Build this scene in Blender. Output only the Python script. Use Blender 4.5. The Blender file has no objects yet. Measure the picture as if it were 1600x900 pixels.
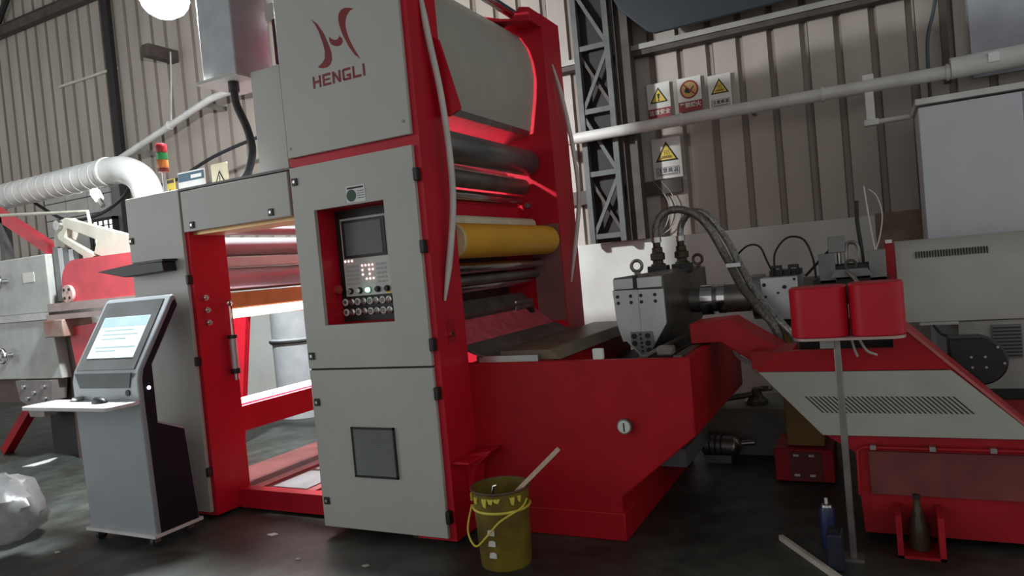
import bpy, bmesh, math, random
from mathutils import Vector, Matrix
random.seed(7)
S = bpy.context.scene
COL = S.collection
R = math.radians

# ------------------------------------------------------------------ camera
YAW, PIT, ROL, FPX = R(27.22), R(-1.49), R(5.27), 1110.0
cd = bpy.data.cameras.new('camera'); cam = bpy.data.objects.new('camera', cd); COL.objects.link(cam)
fw = Vector((-math.sin(YAW)*math.cos(PIT), math.cos(YAW)*math.cos(PIT), math.sin(PIT)))
r0 = Vector((math.cos(YAW), math.sin(YAW), 0)); u0 = r0.cross(fw)
rt = r0*math.cos(ROL) - u0*math.sin(ROL); up = u0*math.cos(ROL) + r0*math.sin(ROL)
cam.matrix_world = Matrix(((rt.x, up.x, -fw.x, 0), (rt.y, up.y, -fw.y, 0), (rt.z, up.z, -fw.z, 1.5), (0, 0, 0, 1)))
cd.sensor_width = 36.0; cd.lens = 36.0*FPX/1600.0; cd.clip_start = .02
S.camera = cam

# ------------------------------------------------------------------ world, large lights, exposure
W = bpy.data.worlds.new('world'); S.world = W; W.use_nodes = True
W.node_tree.nodes['Background'].inputs[0].default_value = (.98, .98, .97, 1)
W.node_tree.nodes['Background'].inputs[1].default_value = .385
S.view_settings.view_transform = 'Standard'; S.view_settings.look = 'None'
S.view_settings.gamma = 1; S.view_settings.use_curve_mapping = False
S.view_settings.exposure = 0.6

def area(name, loc, target, sx, sy, power, col):
    l = bpy.data.lights.new(name, 'AREA'); l.shape = 'RECTANGLE'; l.size = sx; l.size_y = sy; l.energy = power; l.color = col
    o = bpy.data.objects.new(name, l); COL.objects.link(o); o.location = loc
    o.rotation_euler = (Vector(target)-Vector(loc)).to_track_quat('-Z', 'Y').to_euler()
    return o
# added soft fill light, its source unseen, out of view on the left
area('left_fill_light', (-11.5, -2.5, 3.0), (-4, 4, 1.3), 4.0, 4.5, 90, (.92, .97, 1.0))

# ------------------------------------------------------------------ materials
MATS = {}
def mat(name, col, rough=.5, metal=0.0, var=.08, scale=6.0, bump=0.0, emit=0.0, col2=None, coat=0.0, stretch=None, trans=0.0, alpha=1.0, spec=.5):
    if name in MATS: return MATS[name]
    m = bpy.data.materials.new(name); m.use_nodes = True; nt = m.node_tree; N = nt.nodes; L = nt.links
    b = N['Principled BSDF']
    b.inputs['Roughness'].default_value = rough; b.inputs['Metallic'].default_value = metal
    b.inputs['Specular IOR Level'].default_value = spec
    b.inputs['Coat Weight'].default_value = coat
    b.inputs['Transmission Weight'].default_value = trans; b.inputs['Alpha'].default_value = alpha
    tc = N.new('ShaderNodeTexCoord'); mp = N.new('ShaderNodeMapping'); L.new(tc.outputs['Object'], mp.inputs[0])
    if stretch: mp.inputs['Scale'].default_value = stretch
    nz = N.new('ShaderNodeTexNoise'); nz.inputs['Scale'].default_value = scale; nz.inputs['Detail'].default_value = 5
    L.new(mp.outputs[0], nz.inputs['Vector'])
    rp = N.new('ShaderNodeValToRGB'); L.new(nz.outputs['Fac'], rp.inputs[0])
    rp.color_ramp.elements[0].position = .3; rp.color_ramp.elements[1].position = .7
    c2 = col2 if col2 else tuple(c*(1-2*var) for c in col)
    rp.color_ramp.elements[0].color = (*c2, 1)
    rp.color_ramp.elements[1].color = (*[min(1, c*(1+(0 if col2 else var))) for c in col], 1)
    L.new(rp.outputs[0], b.inputs['Base Color'])
    if emit:
        b.inputs['Emission Color'].default_value = (*col, 1); b.inputs['Emission Strength'].default_value = emit
    if bump:
        bp = N.new('ShaderNodeBump'); bp.inputs['Strength'].default_value = bump; bp.inputs['Distance'].default_value = .01
        L.new(nz.outputs['Fac'], bp.inputs['Height']); L.new(bp.outputs[0], b.inputs['Normal'])
    MATS[name] = m; return m
RED = mat('red_paint', (.55, .010, .026), .38, var=.06, scale=3, spec=.3)
REDD = mat('dull_red_paint', (.38, .010, .018), .5, spec=.3, var=.12, scale=4)
GREY = mat('grey_panel_paint', (.46, .46, .425), .42, var=.03, scale=2)
GREYD = mat('dark_grey_paint', (.17, .18, .18), .5)
CREAM = mat('cream_paint', (.62, .60, .50), .45)
WHITE = mat('white_paint', (.74, .75, .72), .4)
SHEET = mat('wall_sheet_paint', (.48, .43, .375), .55, var=.1, scale=2.2, col2=(.36, .32, .275), stretch=(1, 1, .25))
PLAST = mat('white_plaster', (.72, .74, .70), .85, col2=(.52, .52, .48), scale=1.4, bump=.15)
BROWNB = mat('stained_board', (.36, .29, .20), .8, col2=(.20, .14, .09), scale=5)
BLACK = mat('black_plastic', (.012, .012, .014), .45)
BLACKR = mat('black_rubber', (.018, .02, .022), .6)
DARK = mat('dark_interior', (.02, .018, .018), .7)
STEEL = mat('brushed_steel', (.55, .56, .55), .32, 1.0, var=.12, stretch=(1, 6, 1))
CHROME = mat('chrome', (.72, .70, .70), .14, 1.0, var=.05)
DSTEEL = mat('dark_steel', (.28, .265, .25), .42, .8, var=.2)
OILY = mat('oily_steel', (.15, .135, .115), .42, .6, var=.25, scale=5)
OLIVE = mat('oiled_bed_plate', (.22, .175, .11), .45, .2, col2=(.10, .08, .055), scale=3)
DROLL = mat('dark_roller', (.24, .235, .235), .32, .6, var=.15, stretch=(1, .3, 1))
YROLL = mat('yellow_rubber_roll', (.80, .40, .025), .42, var=.08, scale=2)
ALU = mat('die_plate_steel', (.55, .57, .58), .38, .55, var=.08)
TRUSS = mat('lattice_grey_paint', (.10, .105, .10), .6, var=.15)
RUST = mat('brown_primer', (.085, .068, .058), .7, var=.2)
PIPEW = mat('white_pipe_plastic', (.66, .66, .62), .4, var=.06)
MUSTARD = mat('mustard_paint', (.28, .16, .03), .5, col2=(.15, .085, .02), scale=4)
BUCK = mat('bucket_olive_yellow', (.24, .18, .018), .45, col2=(.09, .058, .012), scale=6)
SPLAT = mat('yellow_splatter', (.72, .62, .08), .5)
WOOD = mat('pale_wood', (.62, .46, .36), .7, stretch=(8, 8, 1))
KSIL = mat('kiosk_silver', (.31, .34, .36), .42, .15, var=.03)
KSHELF = mat('kiosk_shelf', (.62, .62, .60), .4)
KBLK = mat('kiosk_black', (.010, .010, .018), .6, spec=.2)
BEZEL = mat('screen_bezel', (.15, .155, .155), .3, .2)
LEDM = mat('led_tube_glow', (1, .93, 1), emit=14)
WARMM = mat('warm_tube_glow', (1, .84, .58), emit=2.4)
LAMPM = mat('high_bay_glow', (.93, .97, 1), emit=850)
DAYM = mat('daylight_pane', (.95, .96, 1), emit=1.6)
ORANGE = mat('orange_beam', (.62, .33, .10), .4)
GOLD = mat('gold_strip', (.70, .50, .22), .35, .3)
PLASTIC = mat('clear_plastic_bag', (.24, .24, .24), .3, alpha=.6, bump=.4, scale=12)
ACRYL = mat('smoky_acrylic', (.28, .27, .26), .15, alpha=.3)

def floor_mat():
    m = bpy.data.materials.new('painted_concrete'); m.use_nodes = True; nt = m.node_tree; N = nt.nodes; L = nt.links; b = N['Principled BSDF']
    tc = N.new('ShaderNodeTexCoord')
    n1 = N.new('ShaderNodeTexNoise'); n1.inputs['Scale'].default_value = .9; n1.inputs['Detail'].default_value = 8; n1.inputs['Roughness'].default_value = .65
    n2 = N.new('ShaderNodeTexNoise'); n2.inputs['Scale'].default_value = 7; n2.inputs['Detail'].default_value = 8
    for n in (n1, n2): L.new(tc.outputs['Object'], n.inputs['Vector'])
    r1 = N.new('ShaderNodeValToRGB'); L.new(n1.outputs['Fac'], r1.inputs[0])
    e = r1.color_ramp.elements; e[0].position = .35; e[0].color = (.030, .028, .022, 1); e[1].position = .66; e[1].color = (.085, .105, .092, 1)
    r2 = N.new('ShaderNodeValToRGB'); L.new(n2.outputs['Fac'], r2.inputs[0])
    e = r2.color_ramp.elements; e[0].position = .35; e[0].color = (.55, .55, .55, 1); e[1].position = .75; e[1].color = (1.25, 1.25, 1.25, 1)
    mx = N.new('ShaderNodeMix'); mx.data_type = 'RGBA'; mx.blend_type = 'MULTIPLY'; mx.inputs[0].default_value = 1
    L.new(r1.outputs[0], mx.inputs[6]); L.new(r2.outputs[0], mx.inputs[7]); L.new(mx.outputs[2], b.inputs['Base Color'])
    mr = N.new('ShaderNodeMapRange'); L.new(n1.outputs['Fac'], mr.inputs[0]); mr.inputs[3].default_value = .62; mr.inputs[4].default_value = .34
    L.new(mr.outputs[0], b.inputs['Roughness'])
    bp = N.new('ShaderNodeBump'); bp.inputs['Strength'].default_value = .25; bp.inputs['Distance'].default_value = .01
    L.new(n2.outputs['Fac'], bp.inputs['Height']); L.new(bp.outputs[0], b.inputs['Normal'])
    return m

# ------------------------------------------------------------------ mesh helpers
class MB:
    def __init__(s): s.v = []; s.f = []; s.sm = False
    def add(s, vs, fs):
        n = len(s.v); s.v += [tuple(v) for v in vs]; s.f += [tuple(i+n for i in f) for f in fs]; return s
    def box(s, x0, x1, y0, y1, z0, z1):
        return s.add([(x0,y0,z0),(x1,y0,z0),(x1,y1,z0),(x0,y1,z0),(x0,y0,z1),(x1,y0,z1),(x1,y1,z1),(x0,y1,z1)],
                     [(0,3,2,1),(4,5,6,7),(0,1,5,4),(1,2,6,5),(2,3,7,6),(3,0,4,7)])
    def prism(s, poly, a0, a1, axis='y'):
        # poly: 2D list; axis y -> (x,z), axis x -> (y,z), axis z -> (x,y)
        def P(p, a): return (p[0], a, p[1]) if axis == 'y' else (a, p[0], p[1]) if axis == 'x' else (p[0], p[1], a)
        ar = sum(poly[i][0]*poly[(i+1) % len(poly)][1]-poly[(i+1) % len(poly)][0]*poly[i][1] for i in range(len(poly)))
        if (ar < 0) == (axis != 'y'): poly = poly[::-1]
        if axis == 'y' : poly = poly[::-1] if False else poly
        n = len(poly); vs = [P(p, a0) for p in poly]+[P(p, a1) for p in poly]
        fs = [tuple(range(n))[::-1], tuple(range(n, 2*n))]+[(i, (i+1) % n, n+(i+1) % n, n+i) for i in range(n)]
        return s.add(vs, fs)
    def cyl(s, p0, p1, r, n=20, r1=None, caps=True):
        return s.tube([p0, p1], [r, r if r1 is None else r1], n, caps)
    def tube(s, pts, r, n=10, caps=True):
        pts = [Vector(p) for p in pts]; k = len(pts); s.sm = True
        if not isinstance(r, (list, tuple)): r = [r]*k
        vs = []; fs = []; prev = None
        for i, p in enumerate(pts):
            t = (pts[min(i+1, k-1)]-pts[max(i-1, 0)]).normalized()
            if prev is None:
                a = Vector((0, 0, 1)) if abs(t.z) < .9 else Vector((1, 0, 0)); u = t.cross(a).normalized()
            else: u = (prev-t*prev.dot(t)).normalized()
            prev = u; w = t.cross(u)
            for j in range(n):
                an = 2*math.pi*j/n; vs.append(p+(u*math.cos(an)+w*math.sin(an))*r[i])
        for i in range(k-1):
            for j in range(n): fs.append((i*n+j, i*n+(j+1) % n, (i+1)*n+(j+1) % n, (i+1)*n+j))
        if caps: fs += [tuple(range(n))[::-1], tuple((k-1)*n+j for j in range(n))]
        return s.add(vs, fs)
    def lathe(s, prof, c, axis='z', n=24, closed=False):
        s.sm = True; vs = []; fs = []; k = len(prof); c = Vector(c)
        for r, h in prof:
            for j in range(n):
                a = 2*math.pi*j/n; x, y = r*math.cos(a), r*math.sin(a)
                vs.append(c+Vector({'z': (x, y, h), 'y': (x, h, y), 'x': (h, x, y)}[axis]))
        for i in range(k-1 + (1 if closed else 0)):
            i2 = (i+1) % k
            for j in range(n): fs.append((i*n+j, i*n+(j+1) % n, i2*n+(j+1) % n, i2*n+j))
        return s.add(vs, fs)
    def torus(s, c, R0, r, axis='y', n=24, m=8):
        return s.lathe([(R0+r*math.cos(2*math.pi*i/m), r*math.sin(2*math.pi*i/m)) for i in range(m)], c, axis, n, True)
    def bar(s, p0, p1, w, h=None):
        h = h or w; p0 = Vector(p0); p1 = Vector(p1); t = (p1-p0).normalized()
        a = Vector((0, 1, 0)) if abs(t.y) < .9 else Vector((0, 0, 1)); u = t.cross(a).normalized()*w/2; v = t.cross(u).normalized()*h/2
        vs = [p+du*u+dv*v for p in (p0, p1) for du, dv in ((-1,-1),(1,-1),(1,1),(-1,1))]
        return s.add(vs, [(0,1,2,3),(7,6,5,4),(0,4,5,1),(1,5,6,2),(2,6,7,3),(3,7,4,0)])

def root_of(o):
    while o.parent: o = o.parent
    return o
def fin(me, sm):
    bm = bmesh.new(); bm.from_mesh(me); bmesh.ops.recalc_face_normals(bm, faces=bm.faces[:]); bm.to_mesh(me); bm.free()
    if sm:
        for p in me.polygons: p.use_smooth = True
        me.set_sharp_from_angle(angle=R(38))
def part(name, mb, m, parent=None, bev=0, label=None):
    org = root_of(parent).location if parent else Vector((0, 0, 0))
    if not parent:
        xs = [v[0] for v in mb.v]; ys = [v[1] for v in mb.v]; zs = [v[2] for v in mb.v]
        org = Vector(((min(xs)+max(xs))/2, (min(ys)+max(ys))/2, min(zs)))
    me = bpy.data.meshes.new(name); me.from_pydata([tuple(Vector(v)-org) for v in mb.v], [], mb.f); fin(me, mb.sm)
    me.materials.append(m); o = bpy.data.objects.new(name, me); COL.objects.link(o)
    if parent: o.parent = parent
    else: o.location = org
    if bev:
        b = o.modifiers.new('bevel', 'BEVEL'); b.width = bev; b.segments = 2; b.limit_method = 'ANGLE'; b.angle_limit = R(40)
        for p in me.polygons: p.use_smooth = True
        me.set_sharp_from_angle(angle=R(38))
    if label: o['label'] = label
    return o
def inst(src, off, parent=None):
    o = src.copy(); COL.objects.link(o); o.parent = parent if parent else src.parent; o.location = src.location+Vector(off); return o
def tag(o, label, cat, group=None):
    o['label'] = label; o['category'] = cat
    if group: o['group'] = group
    return o
def thing(name, loc, label, cat, group=None):
    o = bpy.data.objects.new(name, None); COL.objects.link(o); o.location = loc; o.empty_display_size = .1
    return tag(o, label, cat, group)
def struct(o): o['kind'] = 'structure'; return o
def text(s, size, x, y, z, m, parent, name='lettering', ax='c', sx=1.0, bold=0.0, ex=.0012):
    cu = bpy.data.curves.new('t', 'FONT'); cu.body = s; cu.size = size; cu.extrude = ex; cu.offset = bold; cu.resolution_u = 3
    cu.align_x = 'CENTER' if ax == 'c' else 'LEFT'; cu.align_y = 'CENTER'
    t = bpy.data.objects.new('t', cu); COL.objects.link(t); bpy.context.view_layer.update()
    me = bpy.data.meshes.new_from_object(t.evaluated_get(bpy.context.evaluated_depsgraph_get()))
    bpy.data.objects.remove(t); me.materials.clear(); me.materials.append(m)
    o = bpy.data.objects.new(name, me); COL.objects.link(o)
    me.transform(Matrix(((sx, 0, 0, 0), (0, 0, -1, 0), (0, 1, 0, 0), (0, 0, 0, 1))))
    o.parent = parent; o.location = Vector((x, y, z))-root_of(parent).location
    return o
def arc(pts, k=8):   # smooth Catmull-Rom through points
    P = [Vector(p) for p in pts]; out = []
    for i in range(len(P)-1):
        a = P[max(i-1, 0)]; b = P[i]; c = P[i+1]; d = P[min(i+2, len(P)-1)]
        for j in range(k):
            t = j/k; out.append(.5*((2*b)+(c-a)*t+(2*a-5*b+4*c-d)*t*t+(3*b-a-3*c+d)*t**3))
    out.append(P[-1]); return out
def rrect(x0, x1, y0, y1, r, n=6):
    o = []
    for cx, cy, a0 in ((x1-r, y1-r, 0), (x0+r, y1-r, 90), (x0+r, y0+r, 180), (x1-r, y0+r, 270)):
        for i in range(n+1): a = R(a0+90*i/n); o.append((cx+r*math.cos(a), cy+r*math.sin(a)))
    return o

# ================================================================== SETTING
fl = part('floor', MB().box(-18, 6, -7, 7.2, -.1, 0), floor_mat()); struct(fl)
wb = part('wall_back', MB().box(-17, 5, 7.06, 7.2, 0, 8), GREYD); struct(wb)
# corrugated sheets, three ribs each
pitch = .277; sw = pitch*3
def sheet_mesh(z0, z1):
    prof = []
    for k in range(3):
        x = k*pitch
        prof += [(x, 6.99), (x+.205, 6.99), (x+.217, 7.025), (x+.257, 7.025), (x+.27, 6.99)]
    prof += [(sw-.006, 6.99), (sw-.003, 7.02)]
    back = [(x, y+.008) for x, y in prof][::-1]
    return MB().prism(prof+back, z0, z1, 'z')
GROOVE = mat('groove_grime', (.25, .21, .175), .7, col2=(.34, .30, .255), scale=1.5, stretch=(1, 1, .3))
first = None; x = -1.36-19*sw+.13; i = 0
while x < 3.2:
    if first is None:
        mbs = sheet_mesh(1.5, 7.9); mbs.v = [(a+x, b, c) for a, b, c in mbs.v]
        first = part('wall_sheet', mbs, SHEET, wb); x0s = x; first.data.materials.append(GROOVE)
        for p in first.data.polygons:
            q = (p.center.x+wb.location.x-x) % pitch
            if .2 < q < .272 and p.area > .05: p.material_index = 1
    else: inst(first, (x-x0s, 0, 0))
    x += sw
wl = part('wall_lower', MB().box(-17, .02, 6.86, 7.05, 0, 1.68).box(.02, 4.5, 6.9, 7.05, 0, 1.62), PLAST, bev=.01); struct(wl)
part('stained_board', MB().box(.02, .62, 6.84, 6.86, 1.0, 1.69), BROWNB, wl)
def rubble():
    mb = MB()
    for k in range(14):
        x = -6.75+random.uniform(-.25, .5); z = random.uniform(.3, 1.15); s_ = random.uniform(.03, .09)
        mb.box(x-s_, x+s_, 6.86-.02, 6.87, z-s_*.7, z+s_*.7)
    return mb
part('broken_plaster', rubble(), BROWNB, wl)
rf = part('ceiling', MB().box(-18, 6, -7, 7.3, 8.0, 8.1), mat('roof_sheet', (.25, .26, .26), .6)); struct(rf)
# horizontal wall rails
g = part('trim_1', MB().box(-17, -2.9, 6.86, 6.98, 6.12, 6.26).box(-17, -2.9, 6.84, 6.98, 6.26, 6.275), RUST); struct(g)
g = part('trim_2', MB().box(-2.9, 4, 6.84, 6.98, 3.515, 3.565), mat('rail_dull', (.36, .35, .31), .5)); struct(g)
part('lower_lip', MB().box(-2.9, 4, 6.86, 6.98, 3.465, 3.512), RUST, g)
g = part('trim_3', MB().box(-11.3, -9.85, 6.955, 6.985, 5.02, 5.055), CREAM); struct(g)
# dark strip modelled in place of a shadow band beside the lattice column
g = part('trim_shadow_band', MB().box(-3.0, -1.62, 6.94, 6.985, 2.10, 2.24), RUST); struct(g)
# roller-shutter style grid and barred window at far end
w1 = part('window_1', MB().box(-10.75, -10.22, 6.93, 6.96, 2.38, 2.82), DAYM); struct(w1)
for k in range(5): part('window_bar', MB().box(-10.75+k*.128, -10.735+k*.128, 6.905, 6.93, 2.36, 2.84), DARK, w1)
for k in range(3): part('window_bar', MB().box(-10.76, -10.21, 6.90, 6.915, 2.46+k*.14, 2.475+k*.14), DARK, w1)
part('window_frame', MB().box(-10.80, -10.75, 6.88, 6.96, 2.36, 2.86).box(-10.22, -10.17, 6.88, 6.96, 2.36, 2.86).box(-10.80, -10.17, 6.88, 6.96, 2.82, 2.86), DARK, w1)
sh = thing('sliding_door', (-10.9, 6.93, 1.68), 'grey panelled sliding door with dark seams behind the white duct', 'door')
for r_ in range(5):
    for c_ in range(4):
        if c_ == 3 or (r_ < 3 and c_ == 2): continue
        part('door_panel', MB().box(-11.95+c_*.56, -11.41+c_*.56, 6.93, 6.965, 2.16+r_*.27, 2.415+r_*.27), mat('door_grey', (.48, .48, .45), .5), sh, bev=.004)
part('door_frame', MB().box(-12.0, -10.02, 6.966, 6.98, 1.7, 3.53), GREYD, sh)

# ================================================================== LAMINATING MACHINE
LM = thing('laminating_machine', (-3.4, 4.2, 0), 'large red and grey roller laminating machine with a control recess and yellow roll', 'machine')
Y0, Y1 = 3.262, 3.558
ff = MB()
ff.box(-4.64, -4.06, Y0, Y1, .03, 2.22).box(-4.06, -3.09, Y0, Y1, 1.955, 2.22)
ff.box(-3.09, -2.93, Y0, Y1, .055, 3.7).box(-2.42, -2.16, Y0, Y1, .03, 3.7)
ff.box(-2.93, -2.42, Y0, Y1, .055, 1.27).box(-2.93, -2.42, Y0, Y1, 1.955, 3.7).box(-2.93, -2.42, 3.42, Y1, 1.27, 1.955)
front_frame = part('front_frame', ff, RED, LM)
fp_ = part('foot_pad', MB().box(-4.45, -4.25, 3.32, 3.5, 0, .03), DARK, LM)
for dx, dy in ((1.95, 0), (0, 1.7), (1.95, 1.7)): inst(fp_, (dx, dy, 0))
# rear frame
RB = MB().prism([(-3.05, .03), (-2.16, .03), (-2.12, 1.0), (-2.12, 3.40), (-2.2, 3.46), (-2.26, 3.36), (-2.36, 3.36), (-2.42, 3.44), (-2.62, 3.38), (-3.05, 3.38)], 5.0, 5.34)
RB.box(-4.64, -4.1, 5.0, 5.34, .03, 2.2).box(-4.1, -3.05, 5.0, 5.34, 1.95, 2.2)
part('rear_frame', RB, RED, LM)
part('bearing_saddle', MB().prism([(-2.52, 3.38), (-2.12, 3.30), (-2.12, 3.40), (-2.2, 3.42), (-2.27, 3.35), (-2.36, 3.37), (-2.5, 3.42)], 4.8, 5.0), RED, LM, bev=.006)
part('rear_strut', MB().prism([(-5.95, .0), (-5.78, .0), (-5.50, 1.42), (-5.9, 1.42)], 5.0, 5.06), RED, LM)
part('rear_strut_beam', MB().box(-5.95, -4.64, 5.0, 5.06, 1.3, 1.42), RED, LM)
# grey doors and panels
YD = 3.236
part('upper_panel', MB().box(-3.09, -2.195, YD, Y0, 2.285, 3.66), GREY, LM, bev=.004)
md = MB(); 
for a in ((-3.09, -2.93, 1.015, 2.225), (-2.42, -2.20, 1.015, 2.225), (-2.93, -2.42, 1.015, 1.27), (-2.93, -2.42, 1.955, 2.225)):
    md.box(a[0], a[1], YD, Y0, a[2], a[3])
md_o = part('control_door', md, GREY, LM)
ld_o = part('lower_door', MB().box(-3.09, -2.20, YD, Y0, .05, 1.003), GREY, LM, bev=.004)
tp_o = part('top_flap', MB().box(-4.07, -3.115, YD, Y0, 1.945, 2.215), GREY, LM, bev=.004)
np_o = part('side_door', MB().box(-4.64, -4.09, YD, Y0, .055, 2.235), GREY, LM, bev=.004)
part('top_cover', MB().box(-4.64, -3.09, 3.24, 3.56, 2.222, 2.236), GREYD, LM)
# hinges and locks
h0 = part('hinge', MB().box(-2.20, -2.172, YD-.012, YD+.03, 2.03, 2.10), BLACK, LM, bev=.004)
for z in (1.67, 1.13, .86, .17): inst(h0, (0, 0, z-2.065+.0))
h1 = part('hinge', MB().box(-4.088, -4.065, YD-.012, YD+.03, 1.05, 1.11), BLACK, LM, bev=.004)
inst(h1, (0, 0, .55)); inst(h1, (0, 0, -.75))
part('door_gap', MB().box(-3.085, -2.205, 3.25, 3.261, 1.0, 1.018), DARK, LM)
lk = part('lock', MB().box(-.02, .02, -.01, 0, -.022, .022), BLACK, LM, bev=.003)
lk.data.transform(Matrix.Translation(-Vector((-.0, 0, 0))))
lkc = MB().cyl((0, -.014, 0), (0, -.008, 0), .009, 12)
def put_lock(x, z, src=[True]):
    if src[0]: o = lk; src[0] = False
    else: o = inst(lk, (0, 0, 0))
    o.data = lk_me; o.location = Vector((x, YD, z))-LM.location
    me = lkc_me; c = bpy.data.objects.new('lock_core', me); COL.objects.link(c); c.parent = o
lk_me = bpy.data.meshes.new('lock'); q = MB().box(-.02, .02, -.01, 0, -.022, .022); lk_me.from_pydata(q.v, [], q.f); fin(lk_me, False); lk_me.materials.append(BLACK)
lkc_me = bpy.data.meshes.new('lock_core'); lkc_me.from_pydata(lkc.v, [], lkc.f); fin(lkc_me, True); lkc_me.materials.append(STEEL)
for x, z in ((-3.055, 2.14), (-3.055, 1.09), (-3.05, .81), (-3.05, .21), (-3.98, 1.985), (-3.27, 1.985), (-4.61, 1.94)): put_lock(x, z)
sc0 = part('screw', MB().cyl((-2.235, YD-.004, 2.36), (-2.235, YD, 2.36), .008, 10), DSTEEL, LM)
inst(sc0, (-.83, 0, -.02))
# logo and lettering on the upper panel
LOGO = mat('logo_red', (.22, .006, .012), .5)
logo = part('logo', MB().prism([(-2.807, 3.051), (-2.765, 3.012), (-2.725, 2.948), (-2.695, 2.871), (-2.683, 2.826), (-2.685, 2.79), (-2.7, 2.766), (-2.725, 2.756), (-2.761, 2.758), (-2.794, 2.771), (-2.758, 2.786), (-2.736, 2.807), (-2.729, 2.848), (-2.739, 2.899), (-2.762, 2.972), (-2.784, 3.017)], YD-.002, YD)
 .prism([(-2.499, 3.036), (-2.53, 3.028), (-2.554, 3.004), (-2.565, 2.967), (-2.563, 2.931), (-2.549, 2.88), (-2.522, 2.82), (-2.483, 2.752), (-2.519, 2.784), (-2.554, 2.836), (-2.588, 2.907), (-2.605, 2.959), (-2.611, 3.002), (-2.605, 3.031), (-2.585, 3.05), (-2.558, 3.054), (-2.528, 3.048)], YD-.002, YD)
 .prism([(-2.688, 2.922), (-2.67, 2.905), (-2.652, 2.896), (-2.632, 2.894), (-2.618, 2.902), (-2.617, 2.912), (-2.599, 2.894), (-2.594, 2.875), (-2.606, 2.86), (-2.629, 2.856), (-2.652, 2.861), (-2.678, 2.876), (-2.689, 2.897)], YD-.002, YD), LOGO, LM)
def stroke_word(x0, z0, h, wl_, gap, m):
    mb = MB(); t = h*.2; x = x0; y0, y1 = YD-.002, YD
    def b(a, c, d, e): mb.box(x+a, x+c, y0, y1, z0+d, z0+e)
    for ch in 'HENGLI':
        w = wl_
        if ch == 'H': b(0, t, 0, h); b(w-t, w, 0, h); b(t, w-t, h*.40, h*.40+t)
        if ch == 'E': b(0, t, 0, h); b(t, w, 0, t); b(t, w*.9, h*.42, h*.42+t*.8); b(t, w, h-t, h)
        if ch == 'N':
            b(0, t, 0, h); b(w-t, w, 0, h)
            mb.prism([(x+t, z0+h), (x+t, z0+h*.66), (x+w-t, z0), (x+w-t, z0+h*.34)], y0, y1)
        if ch == 'G': b(0, t, t*.5, h-t*.5); b(t*.5, w, 0, t); b(t*.5, w, h-t, h); b(w-t, w, t, h*.5); b(w*.5, w-t, h*.5-t, h*.5)
        if ch == 'L': b(0, t, 0, h); b(t, w, 0, t)
        if ch == 'I': b(0, t, 0, h); w = t
        x += w+gap
    return mb
part('brand_lettering', stroke_word(-2.84, 2.655, .068, .060, .0135, LOGO), LOGO, LM)
# round green label over the recess
lb = part('label_plate', MB().box(-2.675, -2.54, YD-.003, YD, 1.965, 2.06), WHITE, LM)
part('label_seal', MB().cyl((-2.638, YD-.005, 2.005), (-2.638, YD-.003, 2.005), .034, 20), mat('seal_green', (.02, .07, .04), .5), lb)
for k in range(4): part('label_line', MB().box(-2.595, -2.548, YD-.0045, YD-.003, 1.985+k*.013, 1.989+k*.013), GREYD, lb)
part('label_line', MB().box(-2.665, -2.55, YD-.0045, YD-.003, 2.043, 2.052), DARK, lb)
# control console in the recess
YC = 3.418
cp = part('control_panel', MB().box(-2.925, -2.425, YC-.01, YC, 1.275, 1.95), BLACK, LM)
ps = mat('console_face', (.62, .62, .60), .4)
part('console_plate', MB().box(-2.885, -2.535, YC-.02, YC-.01, 1.425, 1.90), ps, cp, bev=.003)
part('screen_bezel', MB().box(-2.868, -2.548, YC-.027, YC-.02, 1.655, 1.885), BLACK, cp)
part('display', MB().box(-2.845, -2.572, YC-.029, YC-.027, 1.672, 1.868), mat('idle_display', (.13, .14, .145), .2, var=.1, scale=3), cp)
REDLED = mat('red_indicator', (1, .55, .5), emit=2.2)
l0 = part('indicator', MB().cyl((-2.868, YC-.024, 1.640), (-2.868, YC-.02, 1.640), .0055, 8), REDLED, cp)
for k in (1, 2): inst(l0, (k*.026, 0, 0))
for r_, cs in enumerate(((0, 1, 2, 3), (0, 2, 3), (0, 2), (1, 2, 3))):
    for c_ in cs: inst(l0, (.125+c_*.026, 0, -.034-r_*.027))
key = part('key', MB().box(-2.868, -2.848, YC-.022, YC-.02, 1.60, 1.612), mat('key_grey', (.48, .48, .47), .5), cp)
for r_ in range(5):
    for c_ in range(12):
        if 4 <= c_ < 9 or (r_, c_) == (0, 0): continue
        inst(key, (c_*.0255, 0, -r_*.026))
for k, (m_, x) in enumerate(((STEEL, -2.845), (STEEL, -2.775), (mat('green_lamp', (.35, 1, .6), emit=2.5), -2.71), (BLACK, -2.64), (BLACK, -2.57))):
    b_ = part('push_button', MB().cyl((x, YC-.03, 1.458), (x, YC-.02, 1.458), .019, 16), BLACK if k != 2 else STEEL, cp)
    part('button_cap', MB().cyl((x, YC-.042, 1.458), (x, YC-.03, 1.458), .013, 16), m_, cp)
part('yellow_sticker', MB().box(-2.585, -2.55, YC-.021, YC-.02, 1.43, 1.475), mat('sticker_yellow', (.75, .62, .05), .5), cp)
es = part('emergency_stop', MB().cyl((-2.93, 3.36, 1.475), (-2.90, 3.36, 1.475), .026, 18), mat('stop_red', (.5, .05, .05), .4), LM)
k0 = part('knob_ring', MB().lathe([(.013, 0), (.022, 0), (.022, -.008), (.013, -.012)], (-2.90, YC-.012, 1.392), 'y', 16), WHITE, cp)
k1 = part('knob_core', MB().cyl((-2.90, YC-.022, 1.392), (-2.90, YC-.011, 1.392), .0085, 12), DSTEEL, cp)
kr2 = part('knob_ring', MB().lathe([(.011, 0), (.021, 0), (.021, -.008), (.011, -.012)], (-2.90+.05, YC-.012, 1.392), 'y', 16), STEEL, cp)
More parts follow.
